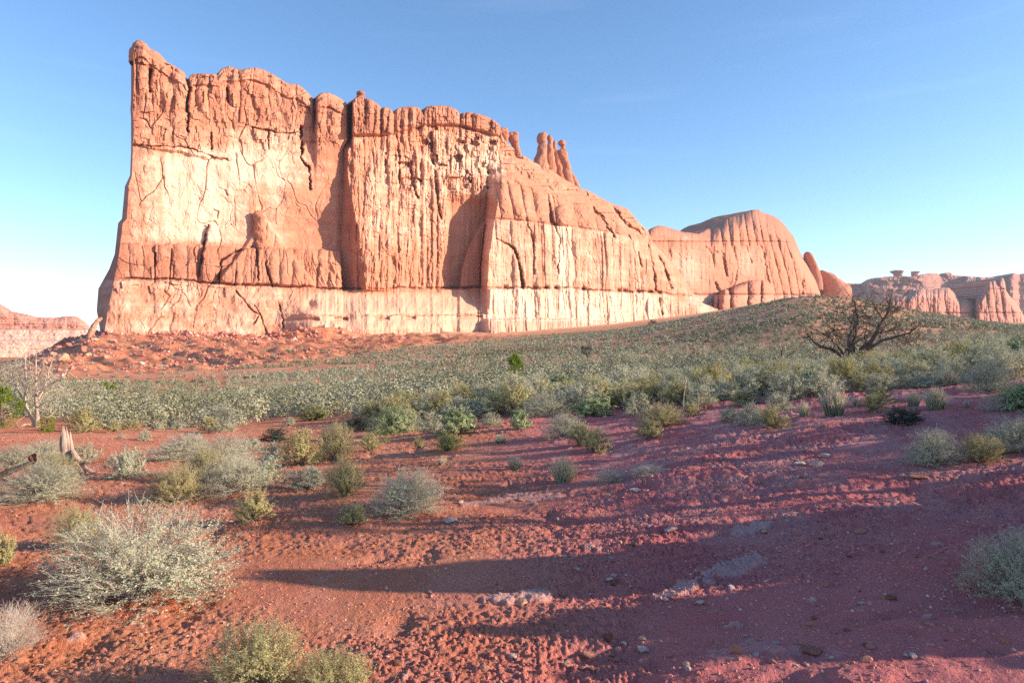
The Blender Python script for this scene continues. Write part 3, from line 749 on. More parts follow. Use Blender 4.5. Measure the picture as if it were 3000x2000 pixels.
# ---- dome behind the lower end of the butte ------------------------------
PD = Plane((-181.5 + 60 * -.643, 300.0 + 60 * .766), 50.0)
DTOP = [(1870,690),(1900,674),(1908,668),(1930,661),(1945,662),(1962,668),(2000,679),(2045,685),(2058,680),(2065,675),(2085,667),(2100,658),(2130,640),(2165,630),(2190,620),
        (2205,614),(2222,615),(2240,624),(2268,634),(2286,645),(2300,660),(2312,676),(2325,692),(2338,722),(2350,750),(2364,768),(2376,786),(2388,805),(2397,828),(2405,866),(2412,890)]
def dome_D(X, Y):
    top = pl(X, DTOP); d = Y - top
    n_mid = fbm(X / 22, Y / 30, 4, 112); n_fin = fbm(X / 7, Y / 8, 4, 113); ns = fbm(X / 8, Y / 70, 3, 114)
    hl = 708.0
    kx = 2150 + (X - 2150) * (1 - .10 * sm(640, 820, Y))
    rb = ribs(kx + 3 * fbm(X / 20, Y / 40, 3, 115) - .16 * (Y - 708), [1860,1905,1990,2060,2085,2118,2142,2168,2192,2214,2234,2254,2276,2298,2318,2340,2370,2410])
    lowr = 1 - sm(712, 730, Y) * (1 - sm(2235, 2275, X + .12 * (Y - 708)))
    D = 2.9 * (rb - .7) * np.clip(.35 + vn(X / 30, Y / 70, 118), 0, 1.2) * sm(2040, 2090, X) * (.25 + .75 * lowr) + .9 * n_mid + .35 * n_fin + .5 * ns + .9 * np.floor(4 * fbm(X / 26, Y / 36, 3, 119)) / 4 + .8 * iribs(X + 5 * n_mid, Y, 1860, 2420, 6, 26, 120)
    D = D - 26 * (1 - np.clip(d / 60, 0, 1)) ** 2 * sm(2040, 2090, X) - 8 * (1 - np.clip(d / 30, 0, 1)) ** 2
    D = D - 1.6 * np.exp(-((Y - hl) / 2.0) ** 2)
    D = D + 1.2 * sm(hl - 1, hl + 2, Y)
    t = np.clip((X - 2270 - .42 * (Y - 650)) / 80, 0, 1)
    D = D - 30 * (1 - np.sqrt(np.clip(1 - t * t, 0, 1)))
    ld = 862 + 3 * n_mid
    D = D - 1.6 * np.exp(-((Y - ld) / 2.2) ** 2) + 3.0 * sm(ld, ld + 4, Y) + .10 * np.clip(Y - ld, 0, 100)
    for pts, w, dp in [([(2115,745),(2122,770),(2130,810)],4,3.5),([(2150,725),(2160,780),(2150,850)],4,2.5),([(2095,830),(2105,850)],4,3),([(2185,720),(2200,770)],3.5,2.5),
                       ([(2230,720),(2246,790),(2255,850)],3.5,2.5),([(2070,725),(2085,745),(2100,740)],4,2.5),([(2350,825),(2352,860)],5,4)]:
        D = crack(D, X, Y, pts, w, dp, 4, int(pts[0][0]) % 90)
    ble = .55 * np.exp(-(((X - 2010) / 75) ** 2 + ((Y - 790) / 70) ** 2)) + .45 * np.exp(-(((X - 2190) / 50) ** 2 + ((Y - 770) / 60) ** 2)) + .5 * np.exp(-(((X - 2010) / 14) ** 2 + ((Y - 696) / 7) ** 2)) + .4 * sm(862, 868, Y)
    drk = .5 * (1 - sm(hl, hl + 60, Y)) + .3 * sm(2180, 2300, X)
    return D, {"paleness": np.clip(ble, 0, 1), "dark": drk, "sand": .6 * sm(870, 900, Y)}
xd = np.arange(1870, 2412, 1.9)
o = build_rock("ribbed_dome", PD, xd, pl(xd, DTOP) + 1.2 * fbm(xd / 5, xd * 0, 3, 4), 950.0, dome_D, 190, 60.0, M_ROCK2)
tag(o, "rounded ribbed sandstone dome standing behind the low right end of the big butte", "rock formation")
PK = Plane((-181.5 + 40 * -.643, 300.0 + 40 * .766), 50.0)
def blockD(X, Y):
    n = fbm(X / 14, Y / 14, 4, 131)
    D = 6 * (ribs(X + 3 * n, [2085,2105,2140,2192,2230,2268,2290]) - .5) + 1.2 * n - 8 * (1 - np.clip((Y - pl(X, BTOP)) / 22, 0, 1)) ** 2
    D = D - 2 * np.exp(-((Y - 862) / 2) ** 2) + 2.5 * sm(862, 866, Y)
    t = np.clip((X - 2225) / 50, 0, 1); D = D - 12 * t * t
    t = np.clip((2125 - X) / 30, 0, 1); D = D - 8 * t * t
    return D, {"paleness": .3 * sm(862, 866, Y), "dark": np.full_like(X, .5), "sand": np.zeros_like(X)}
BTOP = [(2090,868),(2108,862),(2125,846),(2140,850),(2150,838),(2165,834),(2178,830),(2192,822),(2210,820),(2235,820),(2252,830),(2266,842),(2276,870),(2284,890)]
xb = np.arange(2092, 2284, 1.6)
o = build_rock("rock_bench", PK, xb, pl(xb, BTOP) + 1.4 * fbm(xb / 5, xb * 0, 3, 6), 930.0, blockD, 70, 26.0, M_ROCK2)
tag(o, "squat dark red rock bench at the foot of the ribbed dome", "rock formation")
o = spire("rock_finger", PD, [(2390,850,20),(2388,815,19),(2382,790,16),(2376,770,15),(2370,755,14.5),(2367,745,12),(2366,739,6),(2366,737,2)], -26, M_ROCK2, None, 21, .7, 0, 4, .06)
tag(o, "thin upright rock finger leaning on the right shoulder of the ribbed dome", "rock formation")
o = spire("rounded_rock", PD, [(2440,905,60),(2440,870,50),(2438,850,44),(2432,830,36),(2420,810,24),(2412,798,12),(2408,791,3)], -30, M_ROCK2, None, 22, .55, .05, 5, .10, 50)
tag(o, "low rounded red rock knob just right of the thin rock finger", "rock formation")

# ---- cliff far to the left --------------------------------------------------
PFL = Plane((-675, 900.0), 58.0)
FTOP = [(-400,860),(-120,868),(-20,884),(0,890),(10,897),(25,910),(60,917),(80,921),(110,929),(160,931),(172,929),(190,926),(212,926),(228,928),(245,940),(262,957),(270,968),(300,985),(330,1000)]
def farl_D(X, Y):
    n = fbm(X / 20, Y / 12, 4, 141); nf = fbm(X / 6, Y / 4, 3, 142)
    D = 2.5 * n + .8 * nf + 1.6 * iribs(X + 6 * n, Y, -420, 420, 12, 60, 144) * (1 - sm(960, 966, Y))
    D = D + 9 * sm(962, 966, Y) + .35 * np.clip(Y - 966, 0, 100) + 6 * sm(995, 998, Y + 1.5 * n) - 12 * (1 - np.clip((Y - pl(X, FTOP)) / 25, 0, 1)) ** 2
    D = D + 2.0 * fbm(X / 120, Y / 4.0, 3, 143)
    t = np.clip((X - 235) / 90, 0, 1); D = D - 30 * t * t
    return D, {"paleness": .25 + .45 * sm(962, 968, Y) - .2 * (n > .2) * (Y < 962), "dark": np.zeros_like(X) + .1, "sand": .55 * sm(1000, 1030, Y)}
xf = np.arange(-400, 330, 2.2)
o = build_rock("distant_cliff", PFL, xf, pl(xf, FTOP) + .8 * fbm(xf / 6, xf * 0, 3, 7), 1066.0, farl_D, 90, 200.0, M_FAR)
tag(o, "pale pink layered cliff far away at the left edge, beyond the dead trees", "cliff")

# ---- fins and mesa far to the right ---------------------------------------------
PR1 = Plane((.55 * 1000, 1000.0), 65.0)
RTOP = [(2600,905),(2611,878),(2625,871),(2642,866),(2660,861),(2676,857),(2683,848),(2700,846),(2720,847),(2744,847),(2760,843),(2778,842),(2790,852),(2800,864),(2812,880),(2822,876),(2832,877),(2846,882),(2853,889),
        (2860,875),(2870,868),(2880,858),(2887,840),(2893,830),(2900,825),(2912,822),(2924,824),(2932,815),(2938,813),(2944,826),(2948,852),(2958,866),(2968,877),(2980,893),(2989,905),(3000,926),(3020,940),(3060,950)]
def fin_D(X, Y):
    n = fbm(X / 12, Y / 14, 4, 151); nf = fbm(X / 4, Y / 5, 3, 152)
    top = pl(X, RTOP)
    rb = ribs(X + 2.5 * n - .15 * (Y - 900), [2590,2625,2668,2720,2772,2812,2852,2876,2896,2918,2938,2962,2985,3010,3060])
    D = 4.2 * (rb - .6) * np.clip(.3 + 1.2 * vn(X / 20, Y / 40, 154), 0, 1.3) + 3.0 * iribs(X + 3 * n, Y, 2590, 3070, 6, 30, 155) + 2.2 * n + .7 * nf - 22 * (1 - np.clip((Y - top) / 28, 0, 1)) ** 2
    D = D - 22 * np.exp(-((X - 2853) / 4) ** 2) + 14 * sm(2850, 2870, X)
    D = D - 3 * np.exp(-((Y - 916) / 1.6) ** 2) - 3 * np.exp(-((Y - 846) / 1.5) ** 2) * (X > 2870)
    t = np.clip((X - 2960) / 70, 0, 1); D = D - 30 * t * t
    return D, {"paleness": .12 + .3 * np.exp(-((Y - 866) / 6) ** 2) * (X < 2750), "dark": np.full_like(X, .25), "sand": np.zeros_like(X)}
xr = np.arange(2600, 3060, 1.5)
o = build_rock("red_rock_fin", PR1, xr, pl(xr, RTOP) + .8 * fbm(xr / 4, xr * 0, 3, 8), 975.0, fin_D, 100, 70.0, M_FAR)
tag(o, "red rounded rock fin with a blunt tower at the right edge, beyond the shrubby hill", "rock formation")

PM = Plane((.58 * 2000, 2000.0), 94.0)
MTOP = [(2440,845),(2462,832),(2475,830),(2526,831),(2533,827),(2540,819),(2560,814),(2591,811),(2620,809),(2645,808),(2668,810),(2700,806),(2716,801),(2745,800),(2756,806),(2770,799),(2786,798),(2792,806),(2820,808),(2846,810),(2880,811),(2920,812),(2950,809),(2962,808),(2966,801),(2972,799),(2978,803),(3000,801),(3060,798),(3200,795),(3500,800),(3600,840)]
def mesa_D(X, Y):
    n = fbm(X / 14, Y / 10, 4, 161); nf = fbm(X / 4, Y / 4, 3, 162)
    D = 16 * n + 5 * nf - 20 * (1 - np.clip((Y - pl(X, MTOP)) / 12, 0, 1)) ** 2
    D = D + 70 * sm(2556, 2580, X - .4 * (Y - 850)) * sm(838, 846, Y + 3 * n) * (1 - sm(2720, 2760, X))
    D = D - 160 * sm(2700, 2780, X - .6 * (Y - 830)) + 60 * sm(2825, 2832, X + 3 * nf) - 75 * sm(2875, 2888, X) - 20 * sm(2880, 2930, X) + 70 * sm(2955, 2962, X + 3 * nf) - 90 * sm(2966, 2990, X)
    D = D - 60 * (1 - sm(2530, 2548, X))
    D = D + 9 * fbm(X / 60, Y / 5.0, 3, 163)
    return D, {"paleness": .35 * sm(842, 848, Y) * (X < 2720) + .7 * np.exp(-((X - 2846) / 16) ** 2), "dark": np.full_like(X, .45) + .3 * (1 - sm(840, 846, Y)), "sand": np.zeros_like(X)}  # pale stripe paints a sunlit face into the colour; lower slope also paler
xm = np.arange(2440, 3600, 1.8)
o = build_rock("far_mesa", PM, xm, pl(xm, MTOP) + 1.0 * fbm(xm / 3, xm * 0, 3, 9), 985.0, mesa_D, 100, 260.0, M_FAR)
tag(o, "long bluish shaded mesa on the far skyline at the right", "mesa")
for lab, pts in (("broad flat topped balanced rock on the skyline of the far mesa", [(2630,815,12),(2630,806,11),(2630,802,13),(2628,797,18),(2628,794,18),(2628,792,10),(2628,791,2)]),
                 ("smaller mushroom rock right of the broad one on the far mesa", [(2680,815,11),(2680,806,10),(2680,802,9),(2682,798,12),(2682,796,13),(2682,795,3)])):
    o = spire("mushroom_rock", PM, pts, -30, M_FAR, None, 23, .6, 0, 3, .12, 24)
    tag(o, lab, "rock", "mushroom rocks on the far mesa")
# ------------------------------------------------------------------ plants: builders
def tubes(P, R, sides=3):
    """P (n,k,3) polylines, R (n,k) radii -> vertices, quads"""
    n, k, _ = P.shape
    ax = P[:, -1] - P[:, 0]; ax /= np.linalg.norm(ax, axis=1, keepdims=True) + 1e-9
    ref = np.where(np.abs(ax[:, 2:3]) < .8, np.array([[0, 0, 1.0]]), np.array([[1.0, 0, 0]]))
    u = np.cross(ax, ref); u /= np.linalg.norm(u, axis=1, keepdims=True) + 1e-9
    v = np.cross(ax, u)
    an = np.arange(sides) * 2 * math.pi / sides
    V = P[:, :, None] + R[:, :, None, None] * (u[:, None, None] * np.cos(an)[:, None] + v[:, None, None] * np.sin(an)[:, None])
    b = (np.arange(n) * k * sides)[:, None, None]; r = np.arange(k - 1)[None, :, None] * sides; c = np.arange(sides)[None, None]
    c2 = (c + 1) % sides
    Q = np.stack([b + r + c, b + r + c2, b + r + sides + c2, b + r + sides + c], -1).reshape(-1, 4)
    return V.reshape(-1, 3), Q

def leaves(C, size, rg, up=.3, slim=.5, N=None, jit=.7):
    n = len(C)
    a = rg.normal(size=(n, 3)); a[:, 2] += up; a /= np.linalg.norm(a, axis=1, keepdims=True)
    if N is not None:      # leaf blades lie roughly along the surface of the crown
        m = N + jit * rg.normal(size=(n, 3)); m /= np.linalg.norm(m, axis=1, keepdims=True) + 1e-9
        a = a - m * (a * m).sum(1, keepdims=True); a /= np.linalg.norm(a, axis=1, keepdims=True) + 1e-9
        b = np.cross(m, a)
    else: b = np.cross(a, rg.normal(size=(n, 3))); b /= np.linalg.norm(b, axis=1, keepdims=True) + 1e-9
    s = (size * (.6 + .8 * rg.random(n)))[:, None]
    V = np.stack([C, C + a * s * .5 + b * s * .5 * slim, C + a * s, C + a * s * .5 - b * s * .5 * slim], 1).reshape(-1, 3)
    return V, np.arange(4 * n).reshape(-1, 4)

def mat_leaf(name, c1_, c2_, c3_, trans=.25):
    g = NT(name)
    inf = g.n("ShaderNodeObjectInfo").outputs["Random"]
    t = g.attr("tint")
    c = g.mix(g.ramp(t, 0, 1), c1_, c2_)
    c = g.mix(g.math('MULTIPLY', g.ramp(inf, .2, 1.0), .6), c, c3_)
    g.l(c, g.b.inputs["Base Color"])
    tr = g.n("ShaderNodeBsdfTranslucent"); g.l(c, tr.inputs[0])
    mx = g.n("ShaderNodeMixShader"); mx.inputs[0].default_value = trans
    g.l(g.b.outputs[0], mx.inputs[1]); g.l(tr.outputs[0], mx.inputs[2])
    g.l(mx.outputs[0], g.t.nodes["Material Output"].inputs[0])
    return g.m
def mat_plain(name, a, b, scale=8.0, stretch=(1, 1, 1), bump=0.0, bd=.02):
    g = NT(name); o = g.mapping(g.obj(), stretch); n = g.noise(o, scale, 6, .7)
    g.l(g.mix(g.ramp(n, .3, .7), a, b), g.b.inputs["Base Color"])
    if bump: g.l(g.bump(n, bump, bd), g.b.inputs["Normal"])
    return g.m
ML = {
 'sage':  mat_leaf("sage_leaf", (.36, .37, .23), (.60, .60, .43), (.50, .49, .32)),
 'olive': mat_leaf("olive_leaf", (.33, .31, .13), (.60, .54, .26), (.54, .46, .20)),
 'leafy': mat_leaf("green_leaf", (.27, .34, .15), (.50, .56, .32), (.40, .44, .25)),
 'dark':  mat_leaf("dark_leaf", (.035, .055, .045), (.09, .12, .09), (.06, .08, .06)),
 'broom': mat_leaf("broom_leaf", (.22, .25, .07), (.44, .44, .16), (.30, .30, .12)),
 'juniper': mat_leaf("juniper_leaf", (.11, .17, .015), (.27, .35, .035), (.14, .19, .03)),
 'grass': mat_leaf("grass_blade", (.26, .27, .15), (.78, .68, .50), (.55, .50, .36)),
 'dead':  mat_leaf("dry_leaf", (.35, .29, .22), (.55, .47, .38), (.40, .33, .26)),
}
M_TWIG = mat_plain("grey_twig", (.38, .31, .25), (.58, .49, .41))
M_TWIGD = mat_plain("brown_twig", (.20, .15, .11), (.36, .28, .21))
M_DEADW = mat_plain("dark_dead_wood", (.075, .048, .038), (.22, .155, .125), 3.0, (1, 1, .25), .6, .05)
M_PALEW = mat_plain("pale_dead_wood", (.34, .26, .20), (.60, .49, .40), 3.0, (1, 1, .25), .5, .03)
M_STUMP = mat_plain("weathered_stump_wood", (.20, .125, .09), (.52, .39, .31), 9.0, (1, 1, .12), .9, .03)

def shrub_geo(kind, seed, ns, ntw, nl, lsize, tr=.0022):
    """unit shrub: 1 wide, 1 tall"""
    rg = np.random.default_rng(seed)
    fan = kind in ('olive', 'broom')
    az = rg.random(ns) * 2 * math.pi; cz = np.maximum(rg.random(ns) ** (.85 if not fan else .55), .06)
    el = np.arcsin(np.clip(cz, .03, 1))
    d = np.stack([np.cos(az) * np.cos(el), np.sin(az) * np.cos(el), np.sin(el)], 1)
    lump = .74 + .34 * fbm3(d + seed * 3.1, 1.7, 3, seed + 5) + .18 * rg.random(ns)
    lump = np.clip(lump + .10, .4, .98) * (.80 + .20 * rg.random(ns) ** .5)
    lump = lump / np.quantile(lump, .9)
    E = d * np.minimum(lump, 1.08)[:, None] * np.array([.5, .5, .93])
    B = np.stack([rg.normal(size=ns) * .05, rg.normal(size=ns) * .05, np.zeros(ns)], 1)
    k = 5; t = np.linspace(0, 1, k)[None, :, None]
    if fan: P = B[:, None] * (1 - t) + E[:, None] * t
    else:
        mid = E * np.array([.42, .42, .62]); P = B[:, None] * (1 - t) ** 2 + 2 * mid[:, None] * t * (1 - t) + E[:, None] * t ** 2
    P = P + rg.normal(size=P.shape) * .016 * t
    P[:, :, 2] = np.maximum(P[:, :, 2], .004)
    R = tr * (2.0 - 1.45 * t[..., 0]) * (.7 + .6 * rg.random((ns, 1)))
    V1, Q1 = tubes(P, R)
    # twigs
    m = ns * ntw; si = np.repeat(np.arange(ns), ntw); tt = .45 + .55 * rg.random(m); f = tt * (k - 1); i = np.clip(f.astype(int), 0, k - 2); f = (f - i)[:, None]
    S = P[si, i] * (1 - f) + P[si, i + 1] * f
    out = P[si, -1] - P[si, 2]; out /= np.linalg.norm(out, axis=1, keepdims=True) + 1e-9
    dr = out * .9 + rg.normal(size=(m, 3)) * (.55 if not fan else .28) + np.array([0, 0, .25])
    dr /= np.linalg.norm(dr, axis=1, keepdims=True)
    L = (.06 + .10 * rg.random(m))[:, None]
    t3 = np.linspace(0, 1, 3)[None, :, None]
    TP = S[:, None] + dr[:, None] * L[:, None] * t3 + rg.normal(size=(m, 3, 3)) * .008 * t3
    TP[:, :, 2] = np.maximum(TP[:, :, 2], .004)
    V2, Q2 = tubes(TP, np.broadcast_to(tr * np.array([[.75, .6, .4]]), (m, 3)))
    st = (np.concatenate([V1, V2]), np.concatenate([Q1, Q2 + len(V1)]))
    # leaves along the twigs and the ends of the stems
    if nl <= 0: return st, None
    ti = rg.integers(0, m, nl); u = rg.random((nl, 1))
    C = TP[ti, 0] * (1 - u) + TP[ti, 2] * u + rg.normal(size=(nl, 3)) * lsize * .35
    C[:, 2] = np.maximum(C[:, 2], .03)
    Nn = C - np.array([0, 0, .25]); Nn = Nn / (np.linalg.norm(Nn, axis=1, keepdims=True) + 1e-9)
    V, Q = leaves(C, np.full(nl, lsize), rg, .5 if fan else .25, .5 if kind != 'leafy' else .75, Nn, .5)
    base = .5 + .35 * fbm3(C + seed, 2.5, 2, seed) + .5 * (rg.random(nl) - .5)
    if kind == 'olive': base += .5 * (C[:, 2] - .45)
    return st, (V, Q, np.repeat(np.clip(base, 0, 1), 4))

def tuft_geo(seed, n, k=4, spread=.45, w=.010, lean=.6):
    rg = np.random.default_rng(seed)
    az = rg.random(n) * 6.283; rad = rg.random(n) ** .7
    B = np.stack([np.cos(az) * rad * .22, np.sin(az) * rad * .22, np.zeros(n)], 1)
    L = .55 + .45 * rg.random(n); az2 = az + rg.normal(size=n) * .5
    E = np.stack([np.cos(az2) * rad * spread * lean * 1.6, np.sin(az2) * rad * spread * lean * 1.6, L * (1 - .35 * rad ** 2)], 1)
    t = np.linspace(0, 1, k)[None, :, None]
    M = E * np.array([.35, .35, .62]) + B * .6
    P = B[:, None] * (1 - t) ** 2 + 2 * M[:, None] * t * (1 - t) + E[:, None] * t ** 2
    V, Q = tubes(P, np.broadcast_to(w * np.array([[1, .8, .55, .2]]), (n, 4)) * (.6 + .8 * rg.random((n, 1))), 3)
    tint = np.clip(np.tile(np.repeat(np.linspace(0, 1, k), 3), n) * .8 + np.repeat(rg.random(n), 3 * k) * .4 - .1, 0, 1)
    return V, Q, tint

KNAME = {'sage': 'sagebrush', 'olive': 'rabbitbrush', 'leafy': 'leafy_shrub', 'dark': 'dark_shrub', 'broom': 'broom_shrub', 'grass': 'grass_tuft', 'dead': 'dead_shrub'}
KCAT = {'sage': 'shrub', 'olive': 'shrub', 'leafy': 'shrub', 'dark': 'shrub', 'broom': 'shrub', 'grass': 'grass tuft', 'dead': 'dead shrub'}
_proto = {}
def proto(kind, lod, var):
    key = (kind, lod, var)
    if key in _proto: return _proto[key]
    sd = 1000 + 37 * var + 400 * lod + 7 * list(KNAME).index(kind)
    if kind == 'grass':
        V, Q, t = tuft_geo(sd, [520, 260, 90][lod], w=[.006, .010, .018][lod])
        o = mesh_obj("blades", V, quads=Q, mat=ML['grass'], attrs={"tint": t}); parts = [("blades", o.data)]
        bpy.data.objects.remove(o)
    else:
        ns, ntw, nl, ls, tr = [(260, 9, 30000, .0135, .0013), (85, 5, 6500, .032, .0034), (34, 4, 2400, .040, .0058)][lod]
        if kind == 'broom': ns, ntw, nl, ls = int(ns * 1.8), ntw, int(nl * .6), ls * 1.4
        if kind == 'dead': ns, ntw, nl = int(ns * 1.2), ntw + 1, int(nl * .12)
        if kind == 'leafy': ls *= 1.3
        if kind == 'dark': nl = int(nl * 1.6)
        if kind == 'sage' and lod == 0: nl, ntw = 32000, 11
        st, lf = shrub_geo(kind, sd, ns, ntw, nl, ls, tr)
        parts = []
        o = mesh_obj("stems", st[0], quads=st[1], mat=M_TWIG if kind in ('sage', 'dead') else M_TWIGD); parts.append(("stems", o.data)); bpy.data.objects.remove(o)
        if lf:
            o = mesh_obj("foliage", lf[0], quads=lf[1], mat=ML[kind], attrs={"tint": lf[2]}); parts.append(("foliage", o.data)); bpy.data.objects.remove(o)
    _proto[key] = parts
    return parts
_cnt = {}
def put_shrub(kind, X, Y, w, h, label, group=None, lod=1, rot=None, var=None, sink=.03):
    c = _cnt[kind] = _cnt.get(kind, 0) + 1
    if var is None: var = c % 3
    rs = np.random.RandomState(c * 7 + len(kind))
    root = bpy.data.objects.new(KNAME[kind], None); COL.objects.link(root)
    root.empty_display_size = .1
    root.location = (X, Y, hgt(X, Y) - sink * h)
    root.rotation_euler = (0, 0, rs.uniform(0, 6.28) if rot is None else rot)
    root.scale = (w, w, h)
    tag(root, label, KCAT[kind], group)
    for nm, me in proto(kind, lod, var):
        o = bpy.data.objects.new(nm, me); COL.objects.link(o); o.parent = root
    return root
def shrub_px(kind, xc, ytop, ybot, w, label, group=None, lod=None, **kw):
    """a shrub given by its extent in photo pixels"""
    a = px_a(xc)
    _, Zf, _ = place(xc, min(ybot, 2100), 1.8)
    wm = w * Zf / FPX; Zc = Zf + .30 * wm; wm = w * Zc / FPX * 1.20
    X = a * Zc
    hm = EYE + (HOR - ytop) / FPX * Zc - hgt(X, Zc)
    hm = max(hm, .12 * wm)
    if lod is None: lod = 0 if w > 118 else (1 if w > 36 else 2)
    return put_shrub(kind, X, Zc, wm, hm * 1.12, label, group, lod, **kw)

